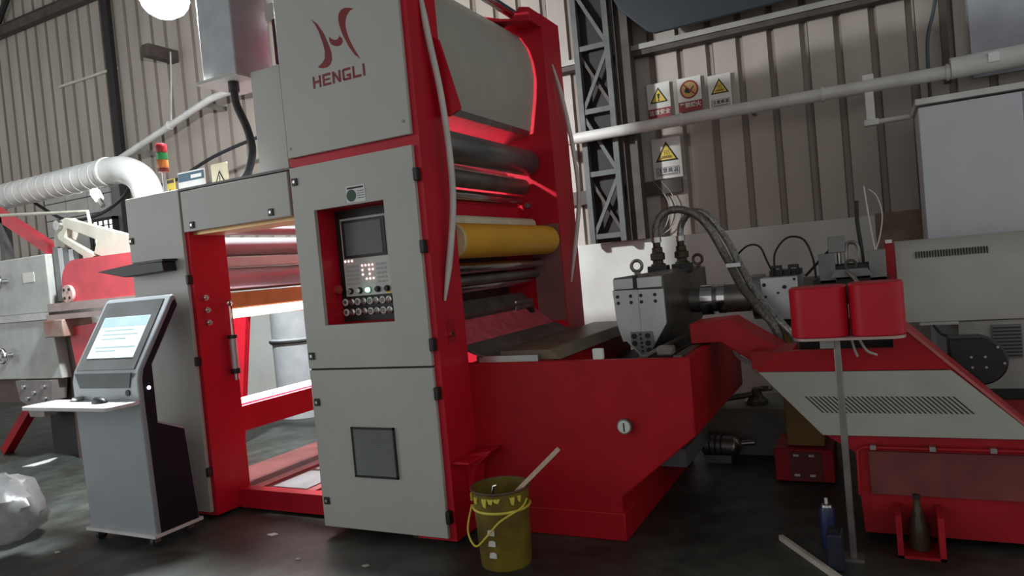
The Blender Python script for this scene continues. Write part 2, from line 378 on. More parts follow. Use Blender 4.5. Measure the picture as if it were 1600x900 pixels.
for r_ in range(2):
    for c_ in range(8):
        if (r_, c_) in ((0, 0), (0, 1)): 
            if c_ == 1: inst(k1, (.05, 0, 0))
            continue
        src = k0 if c_ % 2 == 0 else kr2
        inst(src, ((c_-(0 if c_ % 2 == 0 else 1))*.047-(.003 if c_ % 2 else 0), 0, -.062*r_)); inst(k1, (c_*.047, 0, -.062*r_))
# louvred vent of the lower door
vt = part('vent_filter', MB().box(-2.80, -2.50, YD-.006, YD, .375, .66), GREYD, LM)
part('vent_frame', MB().box(-2.805, -2.795, YD-.014, YD, .37, .665).box(-2.505, -2.495, YD-.014, YD, .37, .665).box(-2.805, -2.495, YD-.014, YD, .37, .38).box(-2.805, -2.495, YD-.014, YD, .655, .665), BLACK, vt)
sl = part('vent_slat', MB().prism([(YD-.012, .385), (YD-.004, .393), (YD-.004, .397)], -2.795, -2.505, 'x'), GREYD, vt)
for k in range(1, 24): inst(sl, (0, 0, k*.0113))
# red post inside face: cable glands
gl = part('gland', MB().cyl((-4.06, 3.33, 1.50), (-4.035, 3.33, 1.50), .02, 12).cyl((-4.035, 3.33, 1.50), (-4.02, 3.33, 1.50), .012, 12), CHROME, LM)
for k in (1, 2): inst(gl, (0, .004*k, -.085*k))
ac = part('air_cylinder', MB().cyl((-4.02, 3.50, .98), (-4.02, 3.50, 1.20), .025, 16), ALU, LM)
part('cylinder_cap', MB().cyl((-4.02, 3.50, 1.20), (-4.02, 3.50, 1.225), .032, 16).cyl((-4.02, 3.50, .955), (-4.02, 3.50, .99), .032, 16), BLACK, ac)
part('piston_rod', MB().cyl((-4.02, 3.50, 1.225), (-4.02, 3.50, 1.43), .008, 10), CHROME, ac)
part('rod_foot', MB().cyl((-4.02, 3.5, .91), (-4.02, 3.5, .955), .018, 10), CHROME, ac)
part('rod_joint', MB().torus((-4.02, 3.50, 1.45), .018, .009, 'y', 14, 6), CHROME, ac)
# gold strip under the top flap (top of the opening)
part('opening_trim', MB().box(-4.06, -3.09, 3.30, 3.54, 1.925, 1.953), GOLD, LM)
# rollers, web bars seen through the opening
STEELR = mat('guide_roller_steel', (.46, .39, .41), .32, .3, var=.1, stretch=(1, .2, 1))
part('guide_roller', MB().cyl((-4.22, 3.56, 1.855), (-4.22, 5.0, 1.855), .07, 28), STEELR, LM)
part('guide_roller', MB().cyl((-4.05, 3.56, 1.96), (-4.05, 5.0, 1.96), .035, 20), STEELR, LM)
part('cross_bar', MB().box(-4.27, -4.17, 3.56, 5.0, 1.705, 1.78), WHITE, LM, bev=.006)
part('guide_roller', MB().cyl((-4.22, 3.56, 1.615), (-4.22, 5.0, 1.615), .085, 28), STEELR, LM)
part('orange_beam', MB().box(-4.26, -4.17, 3.56, 5.0, 1.405, 1.52), ORANGE, LM, bev=.006)
part('warm_tube_light', MB().cyl((-4.21, 3.58, 1.365), (-4.21, 4.75, 1.365), .034, 16), WARMM, LM)
part('led_tube_light', MB().cyl((-4.15, 3.56, .735), (-4.15, 4.75, .735), .021, 16), LEDM, LM)
part('light_beam', MB().box(-4.22, -4.11, 3.54, 5.0, .52, .70), RED, LM)
# floor pan inside the frame
part('front_sill', MB().box(-4.06, -3.09, 3.46, 3.54, .02, .15), RED, LM)
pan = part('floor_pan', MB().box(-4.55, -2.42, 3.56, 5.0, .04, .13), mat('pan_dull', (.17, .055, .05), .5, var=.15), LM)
part('pan_rail', MB().box(-4.02, -3.93, 3.55, 5.0, .13, .145), mat('pan_pink', (.5, .12, .13), .4), pan)
part('pan_grate', MB().box(-3.86, -3.55, 3.58, 3.95, .13, .142), ALU, pan)
part('pan_grate', MB().box(-3.86, -3.55, 4.0, 4.45, .13, .142), ALU, pan)
part('pan_rail', MB().box(-3.52, -3.45, 3.55, 5.0, .13, .145), MATS['pan_pink'], pan)
# right side: curved guard, rollers, beams
gp = [(-2.62, 3.42), (-2.5, 3.40), (-2.41, 3.35), (-2.31, 3.27), (-2.25, 3.17), (-2.22, 3.06), (-2.21, 2.93), (-2.23, 2.78), (-2.255, 2.66), (-2.28, 2.54)]
gd = part('curved_guard', MB().prism(gp+[(x-.02, z-.006) for x, z in gp[::-1]], 3.54, 4.98), mat('guard_grey', (.46, .45, .39), .38, var=.04), LM)
for p in gd.data.polygons: p.use_smooth = True
gd.data.set_sharp_from_angle(angle=R(30))
part('guard_lip', MB().prism([(-2.28, 2.54), (-2.30, 2.50), (-2.55, 2.47), (-2.55, 2.53)], 3.54, 4.98), STEEL, LM)
part('top_shaft', MB().cyl((-2.31, 3.3, 3.44), (-2.31, 5.06, 3.42), .036, 18), CHROME, LM)
def roller(x, z, r, m, jr=.02):
    o = part('roller', MB().lathe([(0, 3.57), (r*.96, 3.57), (r, 3.575), (r, 4.96), (r*.96, 4.965), (0, 4.965)], (x, 0, z), 'y', 36), m, LM)
    part('roller_journal', MB().cyl((x, 3.5, z), (x, 5.02, z), min(jr, r*.6), 14), STEEL, o); return o
roller(-2.32, 2.30, .098, DROLL)
roller(-2.38, 2.125, .06, DSTEEL)
roller(-2.43, 2.02, .042, CHROME)
roller(-2.56, 2.20, .07, DROLL)
part('red_crossbeam', MB().box(-2.56, -2.44, 3.54, 5.0, 1.885, 1.98), RED, LM, bev=.005)
part('grey_crossbeam', MB().box(-2.6, -2.46, 3.54, 5.0, 1.83, 1.87), DSTEEL, LM)
yr = roller(-2.22, 1.70, .108, YROLL)
part('roll_end_ring', MB().lathe([(.05, 3.566), (.108, 3.566), (.109, 3.59), (.05, 3.59)], (-2.22, 0, 1.70), 'y', 36), mat('roll_end_cream', (.62, .54, .30), .5), yr)
roller(-2.34, 1.83, .045, mat('pale_film', (.72, .66, .5), .35))
roller(-2.30, 1.535, .036, CHROME)
roller(-2.33, 1.455, .03, DSTEEL)
roller(-2.40, 1.41, .035, CHROME)
part('back_plate', MB().box(-2.62, -2.60, 3.54, 5.0, .98, 1.85), OILY, LM)
part('scraper_plate', MB().prism([(-2.46, 1.30), (-2.38, 1.22), (-2.36, 1.235), (-2.44, 1.32)], 3.56, 4.9), DSTEEL, LM)
roller(-2.42, 1.225, .045, OILY)
part('pink_chute', MB().prism([(-2.42, 1.20), (-2.20, 1.045), (-2.20, 1.06), (-2.40, 1.215)], 3.56, 4.95), mat('pink_chute_paint', (.72, .11, .15), .35, var=.15, scale=14), LM)
part('chute_lip', MB().prism([(-2.22, 1.06), (-2.08, 1.0), (-2.08, 1.015), (-2.21, 1.075)], 3.58, 4.95), DSTEEL, LM)
part('clamp_knob', MB().cyl((-2.37, 4.84, 1.17), (-2.33, 4.84, 1.17), .036, 16), BLACK, LM)
part('clamp_bracket', MB().box(-2.44, -2.37, 4.65, 4.95, 1.19, 1.27), STEEL, LM, bev=.01)
part('side_screen', MB().box(-2.35, -2.125, 4.985, 4.997, 1.08, 1.82), ACRYL, LM)
part('bolt', MB().cyl((-2.36, 4.97, 1.98), (-2.36, 5.0, 1.98), .02, 10), DSTEEL, LM)
part('bolt', MB().cyl((-2.40, 4.97, 1.84), (-2.40, 5.0, 1.84), .022, 10), DSTEEL, LM)
part('red_guard_wing', MB().prism([(-2.17, 2.87), (-2.12, 2.84), (-2.02, 2.44), (-2.025, 2.425), (-2.10, 2.40), (-2.16, 2.42)], 3.49, 3.51), RED, LM)
# flexible white strips bowed along both frames
HOSE = mat('white_hose', (.60, .57, .53), .4)
def strip(name, pts, r):
    p = arc(pts); n = len(p); part(name, MB().tube(p, [r*min(1, .35+.65*min(i, n-1-i)/6) for i in range(n)], 10), HOSE, LM)
strip('flexible_strip', [(-2.16, 3.40, 3.14), (-2.13, 3.40, 2.86), (-2.11, 3.45, 2.51), (-2.09, 3.45, 2.15), (-2.10, 3.45, 1.89), (-2.12, 3.40, 1.61), (-2.15, 3.35, 1.36)], .019)
strip('flexible_strip', [(-2.10, 5.10, 3.04), (-2.08, 5.2, 2.77), (-2.06, 5.28, 2.38), (-2.05, 5.28, 2.02), (-2.07, 5.2, 1.71), (-2.105, 5.1, 1.36)], .017)
part('latch_pocket', MB().box(-2.161, -2.157, 3.36, 3.44, 1.12, 1.25), REDD, LM)
part('latch_bolt', MB().cyl((-2.16, 3.38, 1.17), (-2.135, 3.38, 1.17), .014, 10), CHROME, LM)
part('foot_bracket', MB().prism([(-2.16, .47), (-1.98, .50), (-2.10, .40), (-2.13, .26), (-2.16, .26)], 3.42, 3.55).box(-2.16, -2.05, 3.28, 3.44, .455, .47), RED, LM, bev=.004)
# base block reaching under the die
part('base_block', MB().prism([(-2.4, .0), (-1.29, .0), (-1.29, .235), (-.87, .575), (-.87, .975), (-2.4, .975)], 3.559, 3.60), mat('base_red', (.42, .007, .014), .42, var=.06, spec=.25), LM, bev=.006)
part('base_body', MB().prism([(-2.16, .0), (-1.29, .0), (-1.29, .235), (-.87, .575), (-.87, .975), (-.91, .975), (-.91, .83), (-1.64, .83), (-1.64, .975), (-2.159, .975)], 3.60, 4.999), MATS['base_red'], LM)
part('base_plinth', MB().box(-2.10, -1.278, 3.548, 5.1, .0, .155), MATS['base_red'], LM, bev=.008)
part('grey_skid', MB().box(-1.285, -1.12, 4.3, 4.95, .19, .30), GREYD, LM)
ga = part('gauge', MB().cyl((-1.233, 3.53, .625), (-1.233, 3.56, .625), .04, 24), DSTEEL, LM)
part('gauge_dial', MB().cyl((-1.233, 3.526, .625), (-1.233, 3.53, .625), .033, 24), WHITE, ga)
part('gauge_needle', MB().box(-1.236, -1.23, 3.523, 3.526, .60, .645), BLACK, ga)
part('bed_plate', MB().box(-2.14, -1.74, 3.62, 5.15, .976, 1.004), OLIVE, LM)
part('bed_slab', MB().prism([(-1.98, 1.005), (-1.98, 1.035), (-1.66, 1.035), (-1.60, .976), (-1.73, .976), (-1.73, 1.005)], 3.62, 5.18), OLIVE, LM, bev=.004)
part('bed_edge_bar', MB().box(-2.1, -1.72, 3.58, 3.62, .975, 1.01), STEEL, LM)
for x in (-1.14, -.96): part('bed_rail', MB().box(x, x+.045, 3.6, 5.18, .93, .982).box(x-.02, x+.065, 3.6, 5.18, .83, .93), OILY, LM)
part('bed_tray', MB().box(-1.63, -.915, 3.605, 5.18, .83, .834), DARK, LM)
part('bed_block', MB().box(-1.39, -1.33, 3.57, 3.598, .975, 1.035), WHITE, LM, bev=.006)
part('bed_block', MB().box(-1.05, -.965, 3.61, 3.68, .982, 1.03), mat('cloudy_plastic', (.22, .19, .17), .3, alpha=.8), LM, bev=.01)
# tower back structures on the low module
part('rear_riser', MB().box(-3.52, -3.265, 3.42, 3.8, 2.236, 2.93), GREY, LM, bev=.004)
part('red_column', MB().box(-3.26, -3.092, 3.42, 3.8, 2.236, 3.1), RED, LM)
part('valve_manifold', MB().box(-3.45, -3.10, 3.58, 3.9, 3.0, 3.3), mat('maroon', (.10, .01, .025), .5), LM, bev=.01)
part('white_bar', MB().box(-3.52, -3.10, 3.60, 3.75, 3.3, 3.42), WHITE, LM, bev=.01)
bx = part('junction_box', MB().box(-3.91, -3.60, 3.38, 3.70, 2.935, 4.0), mat('box_grey', (.46, .48, .50), .4), LM, bev=.01)
part('box_flange', MB().box(-3.95, -3.57, 3.35, 3.72, 2.915, 2.935), GREY, bx)
part('cable_gland', MB().cyl((-3.72, 3.46, 2.85), (-3.72, 3.46, 2.915), .036, 16), BLACK, bx)
part('box_arm', MB().box(-3.6, -3.1, 3.62, 3.7, 3.5, 3.62), GREYD, LM)
part('corrugated_cable', MB().tube(arc([(-3.72, 3.46, 2.87), (-3.71, 3.46, 2.76), (-3.64, 3.46, 2.60), (-3.61, 3.46, 2.45), (-3.66, 3.46, 2.32), (-3.74, 3.46, 2.25), (-3.80, 3.46, 2.225)]), .026, 12), BLACKR, LM)
# tower light
tl = part('signal_tower', MB().cyl((-4.37, 3.36, 2.236), (-4.37, 3.36, 2.40), .014, 12), STEEL, LM)
for k, (c_, nm) in enumerate((((.25, .03, .02), 'signal_dark'), ((.75, .22, .05), 'signal_orange'), ((.03, .35, .10), 'signal_green'), ((.38, .02, .025), 'signal_red'))):
    h_ = (.025, .06, .05, .06)[k]; z_ = 2.40+(0, .025, .085, .135)[k]
    part('signal_lens', MB().lathe([(0, 0), (.037, 0), (.037, h_*.9), (.033, h_), (0, h_)], (-4.37, 3.36, z_), 'z', 20), mat(nm, c_, .3), tl)

# small signs standing on the low module
def tri(mb, x, y, z, s): return mb.prism([(x-s, z-s*.87), (x+s, z-s*.87), (x, z+s*.87)], y, y+.001)
YEL = mat('sign_yellow', (.72, .55, .07), .5, var=.04); SBLK = mat('sign_black', (.015, .014, .013), .5); SRED = mat('sign_red', (.28, .03, .03), .5); SWHT = mat('sign_white', (.68, .67, .62), .45, var=.03)
sg = thing('warning_plate', (-4.04, 3.55, 2.222), 'cream warning plate with black triangle standing on the machine top', 'sign')
part('plate', MB().prism(rrect(-4.12, -3.955, 2.236, 2.43, .015), 3.55, 3.556), mat('plate_cream', (.72, .66, .45), .5), sg)
part('triangle', tri(MB(), -4.037, 3.548, 2.325, .065), SBLK, sg); part('triangle_face', tri(MB(), -4.037, 3.547, 2.320, .045), MATS['plate_cream'], sg)
part('bolt_mark', MB().box(-4.041, -4.033, 3.546, 3.5465, 2.30, 2.345), SBLK, sg)
sg = thing('notice_plate', (-4.33, 3.55, 2.222), 'white notice plate with dark blue header standing on the machine top', 'sign')
part('plate', MB().box(-4.47, -4.19, 3.55, 3.556, 2.236, 2.42), WHITE, sg)
part('header', MB().box(-4.465, -4.195, 3.548, 3.55, 2.35, 2.41), mat('header_blue', (.03, .09, .14), .4), sg)
part('print_line', MB().box(-4.33, -4.22, 3.547, 3.548, 2.365, 2.39), WHITE, sg)
sg = thing('warning_plate', (-4.56, 3.55, 2.222), 'small yellow warning plate beside the signal light', 'sign')
part('plate', MB().box(-4.62, -4.51, 3.55, 3.556, 2.236, 2.39), YEL, sg)
part('header', MB().box(-4.615, -4.515, 3.548, 3.55, 2.36, 2.385), RUST, sg); part('triangle', tri(MB(), -4.565, 3.548, 2.29, .035), SBLK, sg)

# black tray on the side door
tr = thing('wall_tray', (-4.5, 3.1, 1.69), 'thin black tray fixed to the grey side door above the kiosk', 'tray')
part('tray_plate', MB().prism([(-4.88, 1.75), (-4.48, 1.772), (-4.18, 1.765), (-4.17, 1.70), (-4.58, 1.69)], 3.13, 3.232), BLACK, tr, bev=.004)
part('tray_lip', MB().box(-4.46, -4.16, 3.12, 3.234, 1.765, 1.78), BLACK, tr)

# ================================================================== KIOSK
K = thing('control_kiosk', (-4.32, 2.9, 0), 'free-standing silver and black touch screen kiosk on castors', 'kiosk')
prof = [(2.77, .085), (2.75, .90), (2.75, 1.04), (2.765, 1.10), (3.03, 1.53), (3.05, 1.545), (3.075, 1.53), (3.085, 1.47), (2.86, 1.12), (2.86, .77), (3.04, .69), (3.08, .085)]
part('body', MB().prism(prof, -4.655, -4.003, 'x'), KSIL, K, bev=.008)
iprof = [(2.80, .09), (2.782, .90), (2.782, 1.04), (2.795, 1.10), (3.045, 1.50), (3.06, 1.51), (3.07, 1.47), (2.85, 1.125), (2.85, .76), (3.03, .68), (3.07, .09)]
for a, b in ((-4.01, -3.998), (-4.66, -4.65)): part('side_panel', MB().prism(iprof, a, b, 'x'), KBLK, K)
part('base_plate', MB().box(-4.67, -3.99, 2.745, 3.095, .07, .09), KSHELF, K)
part('shelf', MB().prism(rrect(-4.86, -3.99, 2.53, 2.76, .03), .895, .92, 'z'), KSHELF, K, bev=.004)
p0 = Vector((0, 2.768, 1.105)); p1 = Vector((0, 3.03, 1.53)); tv = p1-p0; nv = Vector((0, -tv.z, tv.y)).normalized()
def slab(x0, x1, t0, t1, h0, h1):
    mb = MB(); vs = []
    for h in (h0, h1):
        for x, t in ((x0, t0), (x1, t0), (x1, t1), (x0, t1)):
            p = p0+tv*t+nv*h; vs.append((x, p.y, p.z))
    return mb.add(vs, [(0,3,2,1),(4,5,6,7),(0,1,5,4),(1,2,6,5),(2,3,7,6),(3,0,4,7)])
part('bezel', slab(-4.62, -4.045, .0, .97, 0, .008), BEZEL, K)
part('chin', MB().prism([(-4.61, 1.09), (-4.05, 1.09), (-4.08, .995), (-4.57, .995)], 2.742, 2.75), mat('chin_green_grey', (.07, .085, .082), .35), K)
scr = part('screen', slab(-4.56, -4.10, .16, .74, .008, .011), mat('screen_glow', (.60, .76, .78), emit=.42, var=.02), K)
part('screen_header', slab(-4.555, -4.105, .60, .735, .011, .012), mat('screen_header', (.32, .45, .52), emit=.30), scr)
for k, (a, b, t) in enumerate(((-4.5, -4.2, .54), (-4.5, -4.15, .48), (-4.5, -4.25, .42), (-4.52, -4.12, .30), (-4.5, -4.3, .25))):
    part('screen_line', slab(a, b, t, t+.015, .011, .012), mat('screen_line', (.3, .4, .42), emit=.2), scr)
part('power_light', MB().cyl((-3.999, 2.815, .985), (-3.994, 2.815, .985), .011, 14), mat('blue_white_led', (.75, .8, 1), emit=6), K)
part('port', MB().cyl((-4.1, 2.749, .965), (-4.1, 2.742, .965), .02, 12), BLACK, K)
part('shelf_clip', MB().box(-4.6, -4.55, 2.70, 2.75, .92, .945), STEEL, K, bev=.006)
for x, y in ((-4.60, 2.80), (-4.06, 2.80), (-4.60, 3.04), (-4.06, 3.04)):
    c_ = part('castor', MB().cyl((x-.014, y, .033), (x+.014, y, .033), .033, 18), BLACKR, K)
    part('castor_fork', MB().box(x-.022, x-.016, y-.02, y+.02, .03, .07).box(x+.016, x+.022, y-.02, y+.02, .03, .07).box(x-.022, x+.022, y-.02, y+.02, .064, .07), DSTEEL, c_)
def mouse_mesh():
    mb = MB(); mb.sm = True; vs = []; fs = []; n = 20; m = 8
    for i in range(m+1):
        ph = math.pi/2*i/m
        for j in range(n):
            a = 2*math.pi*j/n; rx = .062*math.cos(ph)**.6; ry = .034*math.cos(ph)**.6
            vs.append((-4.25+rx*math.cos(a), 2.66+ry*math.sin(a), .921+.036*math.sin(ph)*(1-.25*math.cos(a)*math.cos(ph))))
    for i in range(m):
        for j in range(n): fs.append((i*n+j, i*n+(j+1) % n, (i+1)*n+(j+1) % n, (i+1)*n+j))
    fs.append(tuple(range(n))[::-1]); return mb.add(vs, fs)
mo = thing('computer_mouse', (-4.25, 2.66, .92), 'black computer mouse on the kiosk shelf', 'mouse')
part('shell', mouse_mesh(), BLACK, mo); part('wheel', MB().cyl((-4.29, 2.656, .944), (-4.29, 2.664, .944), .012, 12), DSTEEL, mo)

# ================================================================== EXTRUDER
EX = thing('extruder', (.2, 4.5, 0), 'red and grey extruder with steel slot die and slotted grey side panel', 'machine')
YE = 3.85
part('base_frame', MB().prism([(-.30, .53), (1.6, .53), (1.6, .04), (-.14, .04), (-.16, .44)], YE+.01, 4.7), REDD, EX)
part('upper_frame', MB().prism([(-.60, .85), (-.49, .945), (-.42, .955), (.045, .955), (.045, 1.04), (.10, 1.05), (.29, .85)], YE, YE+.04), MATS['base_red'], EX)
part('slope_plate', MB().prism([(.10, 1.055), (.66, .47), (.64, .45), (.085, 1.03)], YE+.006, 4.28), REDD, EX)
part('slope_edge', MB().bar((.10, YE-.004, 1.05), (.66, YE-.004, .47), .012, .012), mat('edge_pink', (.5, .12, .12), .4), EX)
gpn = part('side_panel', MB().prism([(-.585, .848), (.275, .845), (.60, .525), (-.30, .525)], YE-.008, YE+.01), mat('extruder_panel_grey', (.42, .42, .37), .45, var=.04), EX, bev=.003)
s0 = part('vent_slot', MB().prism([(-.370, .722), (-.362, .722), (-.284, .640), (-.292, .640)], YE-.0095, YE-.007), DARK, gpn)
for k in range(1, 31): inst(s0, (k*.0213, 0, 0))
part('panel_back', MB().prism([(-.57, .84), (.27, .84), (.58, .53), (-.29, .53)], 4.55, 4.6), REDD, EX)
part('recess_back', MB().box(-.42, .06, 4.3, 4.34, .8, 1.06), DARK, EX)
part('arm', MB().prism([(-.965, 1.10), (-.74, 1.115), (-.49, .945), (-.60, .85), (-.80, .99), (-.965, .985)], 4.02, 4.3), REDD, EX, bev=.006)
part('arm_link', MB().box(-.62, -.42, YE+.02, 4.2, .86, .95), REDD, EX)
# lower body details
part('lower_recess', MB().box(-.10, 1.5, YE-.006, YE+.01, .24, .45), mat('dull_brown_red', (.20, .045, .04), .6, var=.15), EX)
part('pipe_rail', MB().tube([(-.15, YE-.03, .24), (-.145, YE-.03, .46), (-.12, YE-.03, .475), (1.5, YE-.03, .478)], .009, 8), REDD, EX)
for x in (-.09, .16, .40): part('rail_clip', MB().box(x, x+.025, YE-.045, YE+.01, .468, .49), STEEL, EX)
part('foot_bracket', MB().box(-.005, .02, YE-.18, YE+.02, 0, .2).box(.165, .19, YE-.18, YE+.02, 0, .2).box(-.005, .19, YE-.18, YE+.02, 0, .012), REDD, EX)
# barrel housing and motor fan
hp = [(4.85, .96), (4.85, 1.28), (4.87, 1.37), (4.93, 1.43), (5.0, 1.45), (5.5, 1.45), (5.5, .96)]
hs = part('barrel_housing', MB().prism(hp, .10, 2.2, 'x'), mat('housing_grey', (.43, .43, .38), .4, var=.04), EX, bev=.006)
vs0 = part('vent_slot', MB().box(.21, .216, 4.860, 4.872, 1.345, 1.385), DARK, hs)
vs0.rotation_euler = (0, 0, 0)
for k in range(1, 26): inst(vs0, (k*.0142, 0, 0))
part('handle', MB().box(.20, .40, 4.815, 4.85, .945, .962), GREY, hs, bev=.004)
part('lower_cabinet', MB().box(.40, 2.2, 4.87, 5.5, .56, .955), mat('cabinet_dull_grey', (.36, .36, .33), .5), EX)
part('end_plate', MB().box(.05, .098, 4.83, 5.5, 1.18, 1.46), REDD, EX)
part('end_bracket', MB().box(.055, .09, 4.80, 4.85, 1.45, 1.47), WHITE, EX)
part('barrel_support', MB().box(.15, .9, 4.75, 5.4, .0, .56), DARK, EX)
part('barrel', MB().cyl((-.45, 5.15, 1.17), (.12, 5.15, 1.17), .10, 24), DSTEEL, EX)
fan = part('motor_fan', MB().prism([(.315, .915)]+[(.44+.135*math.cos(R(a)), .79+.128*math.sin(R(a))) for a in range(80, -151, -12)]+[(.315, .73)], 4.42, 4.60), BLACK, EX, bev=.01)
part('fan_bracket', MB().box(.36, .52, 4.60, 4.87, .74, .84), DARK, EX)
for x, z in ((.41, .815), (.472, .815), (.412, .76), (.474, .76), (.53, .865), (.555, .78)): part('fan_screw', MB().cyl((x, 4.414, z), (x, 4.42, z), .007, 8), CHROME, fan)
part('fan_cable', MB().tube(arc([(.34, 4.6, .905), (.30, 4.7, .91), (.27, 4.84, .95)]), .008, 8), BLACKR, fan)
gr = part('fan_grille', MB().box(.56, .70, 4.85, 4.868, .74, .93), GREYD, EX)
for k in range(9): part('grille_bar', MB().box(.565, .695, 4.842, 4.85, .75+k*.02, .757+k*.02), BLACK, gr)
# slot die
die_p = [(-1.48, 1.31), (-1.16, 1.30), (-1.155, 1.09), (-1.29, .885), (-1.33, .885), (-1.415, .985), (-1.44, .985), (-1.47, 1.10)]
db = part('die_body', MB().prism(die_p[:1]+[(-1.475, 1.385), (-1.24, 1.405), (-1.16, 1.385)]+die_p[1:], 4.27, 5.5), OILY, EX, bev=.004)
dp = part('die_plate', MB().prism(die_p, 4.245, 4.27), ALU, db, bev=.002)
for a, b in ((-1.472, -1.345), (-1.32, -1.165)): part('die_cap', MB().box(a, b, 4.245, 4.27, 1.312, 1.378), ALU, db, bev=.003)
part('die_gap', MB().box(-1.345, -1.32, 4.255, 4.27, 1.30, 1.39), BLACK, db)
part('die_seam', MB().box(-1.3175, -1.3155, 4.2435, 4.245, 1.045, 1.305), DSTEEL, db)
ip = part('die_insert', MB().prism([(-1.385, 1.045), (-1.245, 1.045), (-1.235, .975), (-1.30, .895), (-1.32, .895), (-1.385, .975)], 4.238, 4.245), mat('insert_grey', (.22, .225, .225), .45, .4), db, bev=.002)
bh = part('bolt_hole', MB().cyl((0, 4.2425, 0), (0, 4.2452, 0), .011, 14), BLACK, db); bh.data.transform(Matrix.Translation((0, 0, 0)))
base_loc = Vector(bh.location)
holes = [(-1.45, 1.268), (-1.365, 1.268), (-1.30, 1.268), (-1.212, 1.268), (-1.448, 1.228), (-1.365, 1.228), (-1.30, 1.228), (-1.212, 1.228)]
for k, (x, z) in enumerate(holes):
    o = bh if k == 0 else inst(bh, (0, 0, 0)); o.location = base_loc+Vector((x, 0, z))
bg = part('bolt_hole', MB().cyl((-1.362, 4.2345, 1.018), (-1.362, 4.2382, 1.018), .017, 16), BLACK, db)
for dx, dz in ((.085, 0), (0, -.045), (.085, -.045), (.088, -.09)): inst(bg, (dx, 0, dz))
bs = part('bolt_hole', MB().cyl((-1.322, 4.2345, 1.028), (-1.322, 4.2382, 1.028), .008, 10), BLACK, db)
for k in range(1, 6): inst(bs, (.002*k, 0, -.026*k))
def eyebolt(x, y, z, m):
    o = part('eye_bolt', MB().torus((x, y, z+.05), .034, .011, 'y', 24, 8), m, EX)
    part('eye_shank', MB().cyl((x, y, z-.02), (x, y, z+.012), .014, 12).cyl((x, y, z), (x, y, z+.006), .024, 12), m, o)
eyebolt(-1.33, 4.31, 1.40, DSTEEL); eyebolt(-1.17, 5.3, 1.40, mat('rusty_steel', (.14, .09, .07), .6, .5))
for x, y in ((-1.305, 4.72), (-1.20, 4.95)):
    f_ = part('hose_fitting', MB().lathe([(.05, 0), (.05, .05), (.036, .055), (.036, .075), (.05, .08), (.05, .12), (.036, .13), (.036, .16), (.026, .165), (.026, .22)], (x, y, 1.395), 'z', 12), mat('bronze_dark', (.07, .055, .035), .5, .6), EX)
    part('fitting_base', MB().box(x-.065, x+.065, y-.05, y+.05, 1.37, 1.435), BLACK, f_, bev=.006)
    part('fitting_ring', MB().cyl((x, y, 1.59), (x, y, 1.625), .034, 12), STEEL, f_)
HS = mat('braided_hose', (.20, .19, .175), .4, .5, scale=60, var=.3)
part('braided_hose', MB().tube(arc([(-1.305, 4.72, 1.60), (-1.30, 4.72, 1.70), (-1.24, 4.74, 1.785), (-1.12, 4.78, 1.79), (-.99, 4.8, 1.69), (-.87, 4.78, 1.45), (-.75, 4.6, 1.25), (-.60, 4.45, 1.08), (-.54, 4.42, .97), (-.53, 4.42, .88)]), .026, 12), HS, EX)
part('braided_hose', MB().tube(arc([(-1.20, 4.95, 1.60), (-1.185, 4.95, 1.70), (-1.11, 4.93, 1.775), (-1.0, 4.9, 1.75), (-.88, 4.86, 1.58), (-.77, 4.74, 1.37), (-.65, 4.56, 1.18), (-.525, 4.44, 1.04), (-.455, 4.42, .95), (-.45, 4.42, .90)]), .024, 12), mat('steel_hose', (.42, .42, .40), .35, .7, scale=60, var=.3), EX)
part('hose_tie', MB().box(-.86, -.77, 4.70, 4.78, 1.385, 1.41), STEEL, EX)
ad = part('adapter_neck', MB().cyl((-1.16, 4.95, 1.17), (-.70, 4.95, 1.17), .085, 24), DSTEEL, EX)
part('adapter_collar', MB().cyl((-1.08, 4.95, 1.17), (-1.0, 4.95, 1.17), .105, 24).cyl((-.97, 4.95, 1.17), (-.92, 4.95, 1.17), .10, 24), CHROME, ad)
part('adapter_heater', MB().cyl((-.93, 4.95, 1.17), (-.76, 4.95, 1.17), .095, 24), DSTEEL, ad)
part('clamp_ring', MB().cyl((-.74, 4.95, 1.17), (-.665, 4.95, 1.17), .15, 30), STEEL, EX)
scb = part('screen_changer', MB().box(-.665, -.44, 4.72, 5.2, 1.03, 1.30), ALU, EX, bev=.006)
for x, z, r_ in ((-.64, 1.255, .012), (-.635, 1.18, .008), (-.63, 1.09, .012), (-.56, 1.20, .008), (-.52, 1.235, .013), (-.46, 1.28, .009), (-.65, 1.05, .009)):
    part('bolt_hole', MB().cyl((x, 4.716, z), (x, 4.7205, z), r_, 12), BLACK, scb)
for x in (-.60, -.50): part('handle', MB().box(x, x+.014, 4.8, 4.83, 1.30, 1.36).box(x+.05, x+.064, 4.8, 4.83, 1.30, 1.36).box(x, x+.064, 4.8, 4.83, 1.35, 1.37), BLACK, scb, bev=.004)
part('terminal_block', MB().box(-.62, -.44, 4.85, 5.1, 1.30, 1.335), BLACK, scb)
part('wiring', MB().box(-.60, -.46, 4.78, 4.95, .985, 1.03), BLACK, scb, bev=.01)
part('base_spacer', MB().box(-.56, -.50, 4.80, 4.86, .96, 1.03), CREAM, scb)
part('mustard_column', MB().box(-.585, -.36, 4.76, 5.1, .22, .985), MUSTARD, EX, bev=.006)
mf = part('foot_box', MB().box(-.66, -.315, 4.70, 5.1, .01, .215), REDD, EX, bev=.006)
part('foot_box_panel', MB().box(-.57, -.385, 4.695, 4.70, .02, .20), mat('maroon_panel', (.14, .012, .016), .5), mf)
for x in (-.53, -.44):
    for z in (.17, .045): part('foot_mark', MB().box(x-.018, x+.014, 4.692, 4.695, z, z+.014), SWHT, mf)
